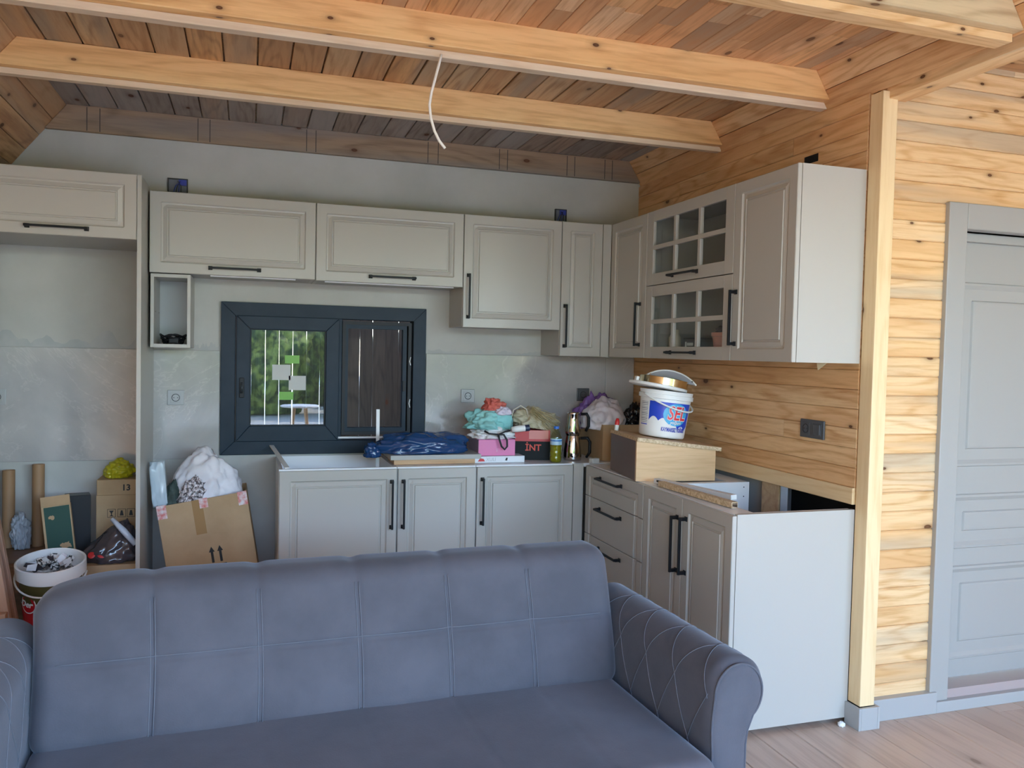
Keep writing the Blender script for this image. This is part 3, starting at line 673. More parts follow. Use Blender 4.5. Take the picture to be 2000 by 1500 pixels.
# rolled arms
def arm(side):
    R = .088; cx_, cz_ = (.092, .572) if side > 0 else (.088, .615)
    prof = [(0.012, .09), (.0, .11)]+[(0.0, .11+(.30)*i/8) for i in range(1, 9)]
    # inner face swells towards the roll
    for i in range(1, 6): prof.append((-.004*math.sin(PI*i/6), .41+.13*i/6))
    a0, a1 = PI*1.02, -PI*.28
    for i in range(29): a = a0+(a1-a0)*i/28; prof.append((cx_+R*math.cos(a), cz_+R*math.sin(a)))
    prof += [(.128, .46), (.122, .42), (.122, .30), (.122, .11), (.11, .09)]
    y0, y1 = -.49, .27; ny = 36; b = MB(); n = len(prof); vs = []
    cxm, czm = .07, .45
    for j in range(ny+1):
        t = j/ny; y = y0+(y1-y0)*t; e0 = min(1, (y-y0)/.02); s_ = 1-.10*(1-math.sqrt(max(0, 1-(1-e0)**2)))
        for (px, pz) in prof: vs.append((side*(cxm+(px-cxm)*s_), y, czm+(pz-czm)*s_ if pz > .2 else pz))
    fs = [(j*n+i, (j+1)*n+i, (j+1)*n+(i+1) % n, j*n+(i+1) % n) for j in range(ny) for i in range(n)]
    fs += [tuple(range(n)), tuple(range(ny*n, ny*n+n))[::-1]]
    if side < 0: fs = [f_[::-1] for f_ in fs]
    b.add(vs, fs); a_ = b.build('arm', VEL, sf, loc=(side*HW, 0, 0), smooth=True, auto=50)
    # front panel: softly domed, with piping
    face = [(cxm+(px-cxm)*.86, czm+(pz-czm)*.93 if pz > .2 else pz) for px, pz in prof if True]
    b = MB(); m_ = len(face); b.add([(side*x, y0-.001, z) for x, z in face]+[(side*(cxm+(x-cxm)*.8), y0-.012, .45+(z-.45)*.94) for x, z in face], [(i, (i+1) % m_, m_+(i+1) % m_, m_+i) for i in range(m_)]+[tuple(range(m_, 2*m_))])
    b.build('arm_front', VEL, a_, smooth=True, merge=True)
    b = MB(); b.tube([(side*x, y0-.003, z) for x, z in face], .0035, 6, closed=True); b.build('piping', VEL, a_, smooth=True)
    # crossed stitching over the inner face and the roll
    L0 = [Vector((p[0], 0, p[1])) for p in prof[6:36]]; acc = [0]
    for p, q in zip(L0[:-1], L0[1:]): acc.append(acc[-1]+(q-p).length)
    tot = acc[-1]; b = MB()
    def at(t):
        t = max(0, min(tot, t))
        for i in range(len(acc)-1):
            if t <= acc[i+1]+1e-9:
                u = (t-acc[i])/(acc[i+1]-acc[i]); p = L0[i].lerp(L0[i+1], u); tg = (L0[i+1]-L0[i]).normalized(); return p+Vector((-tg.z, 0, tg.x))*.001
    for k in range(-4, 9):
        for sl_ in (1, -1):
            P = []
            for j in range(40):
                t = tot*j/39; y = y0+.02+k*.165+sl_*(t-tot*.5)*.55
                if y0+.015 < y < y1-.03:
                    q = at(t); P.append((side*q.x, y, q.z))
            if len(P) > 3: b.tube(P, .0011, 5)
    b.build('stitching', STI, a_, smooth=True)
arm(1); arm(-1)
for xx in (-.75, .75):
    for yy in (-.45, .2): MB().lathe([(.018, 0), (.026, .09)], 14).build('foot', BLACK, sf, loc=(xx, yy, 0))
# ---------------------------------------------------------------- small fixtures on the walls
PLG = mat('socket_grey', (.40, .41, .42), .35); PLD = mat('socket_dark', (.075, .08, .09), .35); PLI = mat('socket_inner', (.02, .02, .022), .5)
def socket(loc, rz, label, m, double=False):
    e = empty('wall_socket', loc, (0, 0, rz)); tag(e, label, 'socket')
    w = .156 if double else .083
    MB().box(-w/2, w/2, -.009, 0, -.040, .040).build('plate', m, e, bevel=.003)
    for cx_ in ((-.037, .037) if double else (0,)):
        MB().box(cx_-.026, cx_+.026, -.0115, -.009, -.027, .027).build('insert', m, e, bevel=.001)
        if double and cx_ > 0:
            MB().box(cx_-.022, cx_+.022, -.016, -.0115, -.023, .023).build('rocker', m, e, bevel=.003); continue
        b = MB(); b.tube([(cx_+.019*math.cos(a*PI/12), -.012, .019*math.sin(a*PI/12)) for a in range(24)], .0016, 6, closed=True); b.build('ring', PLI, e, smooth=True)
        for s_ in (-1, 1): MB().lathe([(.0025, 0), (.0025, .001)], 8).build('pin_hole', PLI, e, loc=(cx_+s_*.0095, -.0116, 0), rot=(PI/2, 0, 0))
    return e
socket((-2.699, -.0122, 1.193), 0, 'pale grey wall socket on the tile left of the window', PLG)
socket((-3.535, -.0122, 1.193), 0, 'grey wall socket on the tile inside the fridge housing', PLG)
socket((-1.089, -.0122, 1.210), 0, 'pale grey wall socket on the tile right of the window', PLG)
socket((-.350, -.0122, 1.222), 0, 'dark wall socket on the tile in the corner behind the bags', PLD)
socket((-.002, -1.762, 1.172), -PI/2, 'dark double plate with socket and switch on the pine boards', PLD, True)
JB = mat('junction_black', (.03, .03, .035), .5); BLU = mat('wire_blue', (.03, .05, .35), .4)
for x, lab, ww in ((-2.697, 'small open wire box in the wall above the wide cabinet by the fridge housing', .10), (-.523, 'small dark wire box in the wall above the narrow corner cabinet', .075)):
    e = empty('junction_box', (x, 0, 2.315)); tag(e, lab, 'wire box')
    fourside(MB(), -ww/2, ww/2, -.04, .04, .006, -.014, -.0005).build('box_rim', JB, e)
    MB().box(-ww/2+.006, ww/2-.006, -.006, -.0005, -.034, .034).build('box_back', mat('jb_back', (.16, .17, .2), .6), e)
    for k in range(4):
        MB().tube([(-.02+.012*k, -.008, -.03), (-.01+.009*k, -.016, 0), (.018-.006*k, -.014, .025)], .0022, 6).build('wire', BLU if k % 2 == 0 else JB, e, smooth=True)
    MB().box(ww/2-.045, ww/2-.006, -.014, -.006, .004, .034).build('blue_clip', BLU, e)
# hanging cable
b = MB(); P = [(-1.680, 2.541), (-1.690, 2.50), (-1.703, 2.45), (-1.716, 2.40), (-1.722, 2.355), (-1.716, 2.31), (-1.70, 2.265), (-1.682, 2.235), (-1.658, 2.21)]
b.tube([(x, -1.79-.01*math.sin(i*.5), z) for i, (x, z) in enumerate(P)], .0052, 10)
tag(b.build('hanging_cable', mat('cable_white', (.82, .80, .75), .4), smooth=True), 'white cable end hanging down from the ceiling beam', 'cable')
# ---------------------------------------------------------------- boxes, bags and things on the back units
CARD = mottled('cardboard', (.40, .27, .15), (.46, .32, .185), .8, 6, .2, .1, 90); CARDD = mottled('cardboard_dark', (.27, .16, .085), (.33, .2, .11), .8, 6, .2)
INK = mat('print_black', (.012, .012, .012), .6); REDI = mat('print_red', (.55, .02, .02), .45); WHI = mat('plastic_white', (.80, .81, .80), .35)
MB().box(-.009, .009, -.003, .003, 0, 1.02).build('white_stick', WHI, None, (-1.655, -.285, .127), (-.06, .004, 0)); tag(bpy.data.objects['white_stick'], 'slim white stick standing upright in front of the window', 'stick')
e = MB(); e.box(0, .022, -.26, .26, 0, .006); o = e.build('white_edge_board', WHI, None, (-2.185, -.28, .90), (math.radians(6), 0, math.radians(7))); tag(o, 'thin white board lying on the left end of the open base cabinet', 'board')
OAK = wood('oak_board', [(.55, .34, .18), (.57, .36, .2)], (.4, .22, .1), knots=0)
o = MB().box(0, .44, 0, .20, 0, .026).build('brown_board', OAK, None, (-1.60, -.47, .871), bevel=.001); tag(o, 'brown wooden board lying on the base units under a grey one', 'board')
o = MB().box(0, .49, 0, .25, 0, .024).build('grey_board', mat('board_top_grey', (.42, .42, .40), .5), None, (-1.62, -.485, .8975), bevel=.001); tag(o, 'grey board lying on the brown one below the blue bag', 'board')
BAGB = mat('bag_blue', (.02, .075, .22), .16, spec=.6, Transmission_Weight=.25)
o = blob('blue_plastic_bag', (.53, .27, .115), BAGB, None, (-1.425, -.35, .922), seed=3, amp=.22, freq=1.4, fold=.10, ffreq=2.6, flat=-.35); tag(o, 'glossy blue plastic bag lying on the grey board', 'bag')
blob('knotted_end', (.10, .08, .085), BAGB, o, (-.275, -.02, -.022), seed=5, amp=.3, fold=.2, sub=4)
# white flat box, pink box
o = MB().box(-.143, .143, -.12, .12, 0, .035).build('flat_white_box', mat('box_white', (.74, .77, .82), .4), None, (-1.017, -.34, .8705), bevel=.0015); tag(o, 'flat white printed box under the pink box', 'box')
link('lettering', text_mesh('XULI', .026, mat('print_grey', (.5, .52, .55), .5)), o, (-.05, -.1206, .018))
MB().prism([(-.125, .008), (-.085, .008), (-.092, .022), (-.112, .026)], -.1206, -.1202).build('red_print', REDI, o); MB().prism([(.03, .012), (.042, .01), (.045, .026), (.036, .026)], -.1206, -.1202).build('dark_print', INK, o)
PINK = mat('pink_card', (.72, .20, .42), .4); PINS = mat('pink_card_side', (.33, .27, .36), .4)
o = MB().box(-.105, .105, -.105, .105, 0, .088).build('pink_box', PINK, None, (-1.027, -.33, .906), bevel=.002); tag(o, 'bright pink box under the heap of laundry', 'box')
MB().box(-.1062, -.1053, -.1045, .1045, .002, .086).build('side_print', PINS, o)
link('lettering', text_mesh('i', .03, mat('print_pale', (.8, .55, .65), .5)), o, (.0, -.1056, .03))
PAPR = mottled('bag_white', (.70, .68, .70), (.80, .79, .80), .55, 7, .3)
o = blob('white_shopping_bag', (.285, .26, .07), PAPR, None, (-1.03, -.33, .9945), seed=8, amp=.2, freq=2.5, fold=.22, ffreq=4, flat=-.4); tag(o, 'crumpled white shopping bag on the pink box', 'bag')
RIB = mat('ribbon_black', (.012, .01, .014), .5)
b = MB(); b.tube([(-.075, -.118, .05), (-.05, -.128, .035), (.0, -.134, .03), (.03, -.135, .03), (.05, -.136, .0), (.052, -.135, -.035), (.038, -.135, -.052), (.02, -.135, -.035), (.008, -.134, .0), (.0, -.134, .03)], .0055, 6); b.tube([(-.0, -.134, .03), (.04, -.128, .045), (.07, -.118, .05)], .005, 6)
b.build('bag_handle', RIB, o, smooth=True)
AQUA = mottled('aqua_cloth', (.24, .55, .54), (.32, .63, .61), .85, 8, .2, .3, 120); REDC = mottled('coral_cloth', (.55, .11, .09), (.64, .17, .13), .85, 12, .2, .3, 120)
o = blob('aqua_cloth', (.29, .24, .125), AQUA, None, (-1.045, -.33, 1.045), seed=11, amp=.25, freq=2, fold=.20, ffreq=2.6, flat=-.35); tag(o, 'crumpled aqua cloth on the white shopping bag', 'cloth')
o = blob('coral_cloth', (.145, .12, .072), REDC, None, (-1.02, -.33, 1.148), seed=13, amp=.35, freq=2, fold=.28, ffreq=3, flat=-.3); tag(o, 'crumpled coral red cloth on top of the aqua cloth', 'cloth')
LAV = mottled('lilac_cloth', (.62, .56, .68), (.7, .64, .74), .8, 8, .2)
o = blob('lilac_cloth', (.10, .10, .05), LAV, None, (-.975, -.37, 1.125), seed=14, amp=.3, fold=.25, ffreq=3, sub=4); tag(o, 'small pale lilac cloth tucked below the coral cloth', 'cloth')
e = empty('white_tube', (-.955, -.465, 1.052), (0, math.radians(84), math.radians(-6))); tag(e, 'white cosmetic tube with dark cap lying beside the aqua cloth', 'tube')
MB().lathe([(.0, 0), (.014, .0), (.018, .03), (.018, .075)], 18, cap=False).build('tube_body', WHI, e, smooth=True); MB().lathe([(.0185, .075), (.0185, .10), (0, .1)], 18, cap=False).build('tube_cap', mat('cap_navy', (.02, .03, .07), .35), e, smooth=True, auto=40)
# black and red carton with lettering
e = empty('black_red_carton', (-.775, -.27, .8705), (0, 0, math.radians(-14))); tag(e, 'black and red carton with red lettering behind the oil bottle', 'box')
MB().box(-.10, .10, -.11, .11, 0, .105).build('lower_box', mat('carton_black', (.008, .009, .011), .45, spec=.15), e, bevel=.001)
RC = mat('carton_red', (.52, .035, .04), .4)
b = MB(); b.box(-.10, .10, -.11, -.108, .105, .168).box(-.10, -.098, -.108, .11, .105, .172).box(.098, .10, -.108, .11, .105, .172).box(-.098, .098, .108, .11, .105, .172)
b.build('upper_sleeve', RC, e); MB().box(-.02, .09, -.1108, -.1101, .118, .166).build('pale_tear', mat('tear_pink', (.72, .30, .27), .7), e)
link('lettering', text_mesh('İNT', .05, mat('print_orange_red', (.72, .08, .05), .5), bold=.001), e, (.005, -.1106, .068))
NET = mottled('cream_net', (.46, .40, .27), (.62, .56, .42), .85, 30, .2, .5, 160); NETB = mottled('cream_net_brown', (.34, .26, .12), (.5, .42, .26), .85, 30, .2, .6, 160)
o = blob('cream_net_bag', (.30, .24, .125), NET, None, (-.765, -.27, 1.043), rot=(0, math.radians(9), 0), seed=17, amp=.3, freq=1.8, fold=.2, ffreq=3, flat=-.3); tag(o, 'cream net bag heaped on the black and red carton', 'bag')
b = MB()
for k in range(26):
    t0 = k/25; P = []
    for j in range(9):
        u = j/8; P.append((-.06+.17*u+.01*math.sin(k), -.10+.012*math.sin(u*7+k)-.02*u, .118-.10*u*(.4+t0)-.03*t0+.012*math.sin(k*2.1)))
    b.tube(P, .0016, 5)
b.build('loose_strands', NETB, o, smooth=True)
b = MB(); b.tube([(-.16, -.06, .02), (-.155, -.07, .085), (-.12, -.075, .115), (-.08, -.07, .10), (-.06, -.06, .06)], .0035, 6); b.build('carry_loop', mat('loop_cream', (.7, .66, .56), .8), o, smooth=True)
# oil bottle
e = empty('oil_bottle', (-.70, -.485, .8705)); tag(e, 'clear bottle of green oil with blue cap', 'bottle')
PET = glass_mat('pet', 1.6, (.80, .82, .66), .05)
pr = [(.0, .002), (.028, .0), (.032, .012), (.032, .03), (.030, .036), (.032, .042), (.032, .06), (.030, .066), (.032, .072), (.032, .13), (.031, .145), (.022, .168), (.013, .178), (.013, .186)]
MB().lathe(pr, 28, cap=False).build('bottle_body', PET, e, smooth=True)
MB().lathe([(0, .003)]+[(max(.001, r-.0012), z+.002) for r, z in pr[1:9]]+[(.0308, .098), (0, .098)], 28, cap=False).build('oil', mat('oil', (.55, .50, .03), .08, Transmission_Weight=.5, IOR=1.47), e, smooth=True)
MB().lathe([(.0325, .098), (.0325, .132)], 28, cap=False).build('paper_label', mat('label_blue', (.45, .66, .82), .4), e, smooth=True)
MB().lathe([(.0328, .118), (.0328, .126)], 28, cap=False).build('label_band', mat('label_navy', (.05, .2, .5), .4), e, smooth=True)
MB().lathe([(.0, .186), (.0145, .186), (.0145, .2), (.0, .2)][1:3]+[(0, .2)], 20, cap=False).build('bottle_cap', mat('cap_blue', (.03, .15, .55), .35), e, smooth=True, auto=40)
# steel pot pair with handles
STEEL = mat('polished_steel', (.66, .64, .62), .08, 1)
e = empty('steel_pot', (-.57, -.41, .8705), (0, 0, math.radians(-20))); tag(e, 'tall polished steel double pot with black handles', 'pot')
MB().lathe([(0, 0), (.05, 0), (.052, .01), (.05, .06), (.040, .125), (.037, .14)], 36, cap=False).build('lower_pot', STEEL, e, smooth=True)
MB().lathe([(.036, .14), (.043, .15), (.044, .165), (.036, .22), (.034, .262), (.038, .272), (.0, .274)], 36, cap=False).build('upper_pot', STEEL, e, smooth=True)
for z0, z1, w in ((.015, .125, .055), (.165, .262, .045)):
    b = MB(); b.tube([(.042, 0, z1), (.042+w*.75, 0, z1+.002), (.042+w, 0, z1-.02), (.042+w, 0, z0+.03), (.04+w*.7, 0, z0)], [.008, .009, .009, .009, .007], 10); b.build('handle', BLACK, e, smooth=True)
# carton in the corner with bags
def open_carton(name, label, loc, rot, w, d, h, m, flaps=()):
    e = empty(name, loc, rot); tag(e, label, 'box'); t = .005
    b = MB(); b.box(-w/2, w/2, -d/2, d/2, 0, t).box(-w/2, w/2, -d/2, -d/2+t, t, h).box(-w/2, w/2, d/2-t, d/2, t, h).box(-w/2, -w/2+t, -d/2+t, d/2-t, t, h).box(w/2-t, w/2, -d/2+t, d/2-t, t, h)
    b.build('box_body', m, e, bevel=.0012); return e
cb = open_carton('corner_carton', 'open brown carton in the corner below the bags', (-.235, -.30, .8705), (0, 0, 0), .36, .36, .205, CARD)
MB().box(-.10, .10, -.006, 0, -.07, 0).build('flap', CARD, cb, loc=(.02, -.181, .203), rot=(math.radians(-14), 0, 0))
PBAG = mottled('bag_pinkish', (.62, .54, .60), (.74, .70, .74), .4, 5, .4, .1, 40, Transmission_Weight=.1); PURP = mottled('bag_purple', (.16, .075, .30), (.24, .13, .38), .45, 6, .4)
o = blob('pale_carrier_bag', (.27, .24, .20), PBAG, None, (-.375, -.365, 1.035), rot=(0, math.radians(6), 0), seed=21, amp=.2, freq=1.3, fold=.10, ffreq=2.2, flat=-.5, pinch=.2); tag(o, 'pale pink carrier bag standing in the corner carton', 'bag')
o = blob('purple_bag', (.32, .15, .225), PURP, None, (-.345, -.225, 1.035), seed=22, amp=.3, freq=2, fold=.2, ffreq=3.4, flat=-.5, pinch=.2); tag(o, 'purple and white bag behind the pale carrier bag', 'bag')
BBAG = mat('bag_black', (.008, .008, .01), .22)
o = blob('black_bag', (.16, .16, .165), BBAG, None, (-.185, -.40, 1.04), seed=23, amp=.3, freq=2, fold=.25, ffreq=3.6, flat=-.5, pinch=.3); tag(o, 'small black plastic bag standing in the corner carton', 'bag')
e = empty('red_white_tube', (-.505, -.845, 1.0815), (0, math.radians(6), 0)); tag(e, 'small red and white tube standing at the back of the wooden box', 'tube')
MB().lathe([(0, 0), (.011, 0), (.012, .028)], 14, cap=False).build('white_part', WHI, e, smooth=True); MB().lathe([(.012, .028), (.012, .045), (.007, .062), (0, .063)], 14, cap=False).build('red_part', REDI, e, smooth=True)
o = MB().box(-.025, .025, -.016, .016, 0, .028).build('small_white_box', mat('smallbox', (.6, .6, .58), .5), None, (-.50, -.56, .8705), (0, 0, .3), bevel=.002); tag(o, 'tiny white box at the steel pot', 'box')
# wedge shaped wooden box with chipboard top
VEN = wood('veneer_oak', [(.66, .44, .24), (.67, .45, .25)], (.52, .31, .15), gscale=1.2, knots=0, contrast=.3); VEND = mat('veneer_dark', (.13, .085, .07), .45)
CHIP = mottled('chipboard', (.42, .30, .17), (.72, .58, .40), .8, 90, .2)
e = empty('wooden_box', (-.56, -1.195, .8705), (0, 0, math.radians(-7))); tag(e, 'low oak veneer box with chipboard top under the yogurt bucket', 'box')
bw, bd, h0, h1 = .405, .40, .192, .147
b = MB(); b.prism([(0, 0), (bw, 0), (bw, h1), (0, h0)], 0, .016); b.build('front_panel', VEN, e)
b = MB(); b.prism([(0, 0), (.016, 0), (.016, h0-.002), (0, h0)], .016, bd); b.build('side_panel', VEND, e)
b = MB(); b.prism([(bw-.016, 0), (bw, 0), (bw, h1), (bw-.016, h1+.002)], .016, bd); b.build('side_panel', VEN, e)
b = MB(); b.prism([(.016, 0), (bw-.016, 0), (bw-.016, h1+.001), (.016, h0-.003)], bd-.016, bd); b.build('back_panel', VEN, e)
tl = math.atan2(h0-h1, bw)
tp = MB().box(-.002, bw+.025, -.012, bd+.01, .001, .019).build('top_board', CHIP, e, loc=(0, 0, h0), rot=(0, tl, 0)); MB().box(-.001, bw+.024, -.011, bd+.009, .019, .0195).build('veneer', VEN, tp)
# yogurt bucket
kx, ky = -.335, -1.015
e = empty('yogurt_bucket', (kx, ky, 1.0665), (0, tl*.9, math.radians(-6))); tag(e, 'white yogurt bucket with blue printed label on the wooden box', 'bucket')
def br(z): return .113+.016*z/.23
MB().lathe([(0, 0), (.108, 0), (.113, .006), (br(.19), .19), (.136, .192), (.136, .212), (.131, .214), (.133, .232), (.129, .232), (.127, .2), (.11, .008), (0, .008)], 56, cap=False).build('bucket_body', WHI, e, smooth=True, auto=35)
def patch(name, a0, a1, lo, hi, m, parent, off, n=40):
    b = MB(); vs = []; fs = []
    for i in range(n+1):
        a = math.radians(a0+(a1-a0)*i/n)
        for j in range(5):
            z = lo(i/n)+(hi(i/n)-lo(i/n))*j/4; r = br(z)+off; vs.append((r*math.sin(a), -r*math.cos(a), z))
    for i in range(n):
        for j in range(4): fs.append((i*5+j, (i+1)*5+j, (i+1)*5+j+1, i*5+j+1))
    b.add(vs, fs); return b.build(name, m, parent, smooth=True)
LBL = mat('label_blue_deep', (.01, .06, .55), .3); CYN = mat('label_cyan', (.06, .42, .72), .3)
patch('printed_label', -59, 52, lambda t: .072+.020*abs(math.sin(t*14))+.014*math.sin(t*5+.5)-.02*t, lambda t: .176, LBL, e, .0006, 120)
patch('cyan_oval', -24, 40, lambda t: .118-.055*math.sqrt(max(0, 1-(2*t-1)**2)), lambda t: .118+.055*math.sqrt(max(0, 1-(2*t-1)**2)), CYN, e, .0010)
SELR = mat('letter_red', (.72, .03, .05), .35)
for m_, bo, of in ((WHI, .0042, .0013), (SELR, .0012, .0017)):
    link('lettering', text_mesh('SEL', .094, m_, bend=.1245+of, shear=.2, bold=bo, sx=.74), e, (0, 0, .122), (0, 0, math.radians(8)))
link('lettering', text_mesh('yoğurt', .021, WHI, bend=.1225, shear=.2, bold=.0005), e, (0, 0, .079), (0, 0, math.radians(8)))
link('lettering', text_mesh('KAYMAKSIZ YOĞURT', .028, mat('letter_blue', (.03, .05, .42), .4), bend=.1185, bold=.0008, sx=.5), e, (0, 0, .042), (0, 0, math.radians(8)))
for k in range(13): patch('fine_print', -88, -63, lambda t, k=k: .065+.0085*k, lambda t, k=k: .0675+.0085*k+.001*(k % 3), mat('fine_print', (.30, .32, .36), .5) if k == 0 else bpy.data.materials['fine_print'], e, .0005, 6)
patch('dark_line', -88, -63, lambda t: .054, lambda t: .0585, LBL, e, .0006, 6)
b = MB(); P = []
for i in range(25):
    a = PI*i/24; P.append((-.138*math.cos(a), -.112*math.sin(a)*.98-.03*math.sin(a), .196-.055*math.sin(a)+.014*math.cos(a)))
b.tube(P, .0045, 8); b.build('bail_handle', WHI, e, smooth=True, rot=(0, 0, math.radians(16)))
# lids and tin stacked on the bucket
e2 = empty('bucket_lid', (kx-.004, ky, 1.301), (0, tl*1.6, 0)); tag(e2, 'white plastic lid lying skewed on the yogurt bucket', 'lid')
MB().lathe([(0, 0), (.14, 0), (.147, .004), (.147, .016), (.142, .018), (.140, .009), (0, .009)], 44, cap=False).build('lid_disc', WHI, e2, loc=(-.025, .0, .004), smooth=True, auto=35)
MB().box(-.008, .008, -.012, .012, 0, .03).build('lid_tab', WHI, e2, loc=(-.158, -.02, .012), bevel=.003)
GOLD = mat('brass_steel', (.72, .56, .34), .16, 1)
e3 = empty('metal_tin', (kx+.002, ky, 1.315), (0, tl*1.5, 0)); tag(e3, 'shallow shiny metal tin on the bucket lid', 'tin')
MB().lathe([(0, .003), (.118, .003), (.122, .006), (.122, .044), (.116, .046), (.112, .012), (0, .012)], 44, cap=False).build('tin_body', GOLD, e3, smooth=True, auto=35)
e4 = empty('curved_plate', (kx+.03, ky-.03, 1.350), (math.radians(-18), tl*1.5, math.radians(-16))); tag(e4, 'grey plate with arched pale rim propped on the metal tin', 'plate')
arc = [(.135*math.sin(a), .15*math.cos(a)-.125) for a in [-.86+1.72*i/24 for i in range(25)]]; sc_ = .132/(.135*math.sin(.86)); arc = [(x*sc_, z) for x, z in arc]; z0_ = arc[0][1]; arc = [(x, z-z0_) for x, z in arc]
MB().prism(arc[::-1], 0, .006).build('plate_sheet', mat('lid_grey', (.33, .33, .36), .5), e4)
MB().tube([(x, .003, z) for x, z in arc], .0048, 8).build('plate_rim', WHI, e4, smooth=True)
for k in (-1, 1): MB().lathe([(.004, 0), (.004, .003)], 8).build('rivet', STEEL, e4, loc=(k*.108, -.0001, .014), rot=(PI/2, 0, 0))
# profiles on the right base unit
ALU = mat('profile_alu', (.70, .70, .70), .4)
def strip(name, label, a, b_, w, h, m, end):
    a = Vector(a); b_ = Vector(b_); d_ = b_-a; e = empty(name, a, (0, 0, math.atan2(d_.y, d_.x))); tag(e, label, 'strip')
    MB().box(0, d_.length, -w/2, w/2, 0, h).build('strip_body', m, e, bevel=.001); MB().box(d_.length, d_.length+.001, -w/2+.003, w/2-.003, .003, h-.003).build('cut_end', end, e); return e
st = strip('white_profile', 'white flat profile strip lying on the base unit beside the wooden box', (-.485, -1.262, .8725), (-.375, -1.745, .8725), .034, .022, ALU, WHI)
MB().box(.02, .075, -.0172, -.0168, .008, .017).build('printed_mark', INK, st)
strip('chipboard_strip', 'chipboard strip with metal channel along the cabinet front edge', (-.513, -1.36, .8725), (-.478, -1.91, .8725), .030, .024, CHIP, STEEL)
tri = MB().prism([(-.03, 0), (.03, 0), (.022, -.03)], 0, .001, 'x').build('paper_scrap', mat('paper_yellow', (.72, .62, .40), .7), None, (-.16, -2.0, 1.4595)); tag(tri, 'small yellowish paper scrap hanging under the tall wall cabinet', 'paper')
# in the glazed cabinet
o = MB().lathe([(0, 0), (.03, 0), (.032, .01), (.032, .09), (.022, .105), (.022, .13), (0, .131)], 24, cap=False).build('beige_jar', mottled('jar_beige', (.55, .48, .36), (.66, .6, .48), .6, 20), None, (-.19, -.865, 1.483), smooth=True, auto=40); tag(o, 'beige jar behind the lower glazed door', 'jar')
e = empty('black_appliance', (-.16, -1.07, 1.483)); tag(e, 'small black boxed appliance behind the lower glazed door', 'appliance'); MB().box(-.05, .05, -.085, .085, 0, .085).build('case', mat('case_black', (.025, .025, .03), .4), e, bevel=.004); MB().box(-.0515, -.0505, -.02, .04, .045, .06).build('plate', WHI, e)
MB().box(-.0515, -.0505, .045, .06, .03, .065).build('switch', WHI, e)
o = MB().lathe([(0, 0), (.058, 0), (.060, .006), (.072, .085), (.077, .088), (.077, .105), (.072, .106), (.068, .09), (.06, .02), (0, .02)], 36, cap=False).build('pink_pot', mat('pot_pink', (.50, .24, .20), .5), None, (-.19, -1.37, 1.483), smooth=True, auto=40); tag(o, 'pink flower pot behind the lower glazed door', 'pot')
o = blob('dark_fabric', (.13, .12, .05), mottled('dark_fab', (.03, .03, .05), (.1, .09, .12), .9, 20), None, (-.19, -1.37, 1.58), seed=41, fold=.25, sub=4); tag(o, 'dark fabric stuffed in the pink pot', 'cloth')
# black cable coil in the open shelf
e = empty('cable_coil', (-2.70, -.19, 1.479)); tag(e, 'black cable coil lying in the small open shelf box', 'cable')
b = MB()
for k in range(5): b.tube([((.045+.004*k)*math.cos(a*PI/14+k), (.04+.003*k)*math.sin(a*PI/14+k), .006+.009*k+.006*math.sin(a*.9+k)) for a in range(28)], .0045, 8, closed=True)
b.build('coil', BLACK, e, smooth=True); MB().box(-.02, .03, -.05, -.02, 0, .03).build('plug', BLACK, e, bevel=.006)
# ---------------------------------------------------------------- things in and beside the fridge housing
BRW = wood('brown_wood', [(.20, .105, .055), (.22, .115, .06)], (.11, .055, .028), gscale=.6)
e = empty('brown_wooden_box', (-3.298, -.225, 0)); tag(e, 'brown wooden box on the floor carrying the cardboard tubes', 'box')
MB().box(-.205, .205, -.195, .19, .421, .440).build('top_board', BRW, e, bevel=.001)
for s_ in (-1, 1): MB().box(s_*.196-.009, s_*.196+.009, -.19, .19, 0, .4205).build('side_board', BRW, e)
MB().box(-.186, .186, -.19, -.172, .30, .4205).build('front_board', BRW, e); MB().box(-.186, .186, .172, .19, 0, .4205).build('back_board', BRW, e)
TUBE = mat('tube_brown', (.33, .19, .095), .6)
for x, h, lab in ((-3.338, .415, 'tall brown cardboard tube standing next to the green box'), (-3.470, .388, 'brown cardboard tube standing behind the wooden ladder')):
    o = MB().lathe([(.024, 0), (.028, 0), (.028, h), (.024, h), (.024, 0)], 28, cap=False).build('cardboard_tube', TUBE, None, (x, -.075, .4405), (math.radians(-1), 0, 0), smooth=True, auto=40); tag(o, lab, 'tube')
WRAP = mat('plastic_wrap', (.45, .50, .56), .12, spec=.7, Alpha=.75)
o = blob('plastic_wrap', (.10, .10, .19), WRAP, None, (-3.405, -.12, .4405), seed=51, amp=.2, freq=3, fold=.3, ffreq=5, flat=-.8); tag(o, 'bundle of clear plastic wrap between the cardboard tubes', 'plastic wrap')
# green box
DG = mat('box_green', (.018, .06, .042), .5, spec=.2)
e = empty('green_carton', (-3.175, -.36, .4405), (math.radians(-6), math.radians(-6), math.radians(8))); tag(e, 'opened green carton with torn print leaning by the tubes', 'box')
MB().box(-.062, .062, -.03, .03, 0, .255).build('box_body', CARD, e, bevel=.001); MB().box(-.052, .056, -.0312, -.0304, .006, .25).build('green_print', DG, e)
MB().box(-.062, .062, 0, .002, 0, .045).build('flap', CARD, e, loc=(0, -.029, .2555), rot=(math.radians(-10), 0, 0))
def torn(parent, cx_, cz_, s, y, seed, m):
    r_ = random.Random(seed); P = [(cx_+s*(.5+.5*r_.random())*math.cos(a*PI/9), cz_+s*.75*(.45+.55*r_.random())*math.sin(a*PI/9)) for a in range(18)]
    MB().prism(P, y-.0005, y).build('torn_print', m, parent)
torn(e, -.022, .20, .018, -.0313, 3, CARD); torn(e, .026, .06, .03, -.0313, 4, CARD)
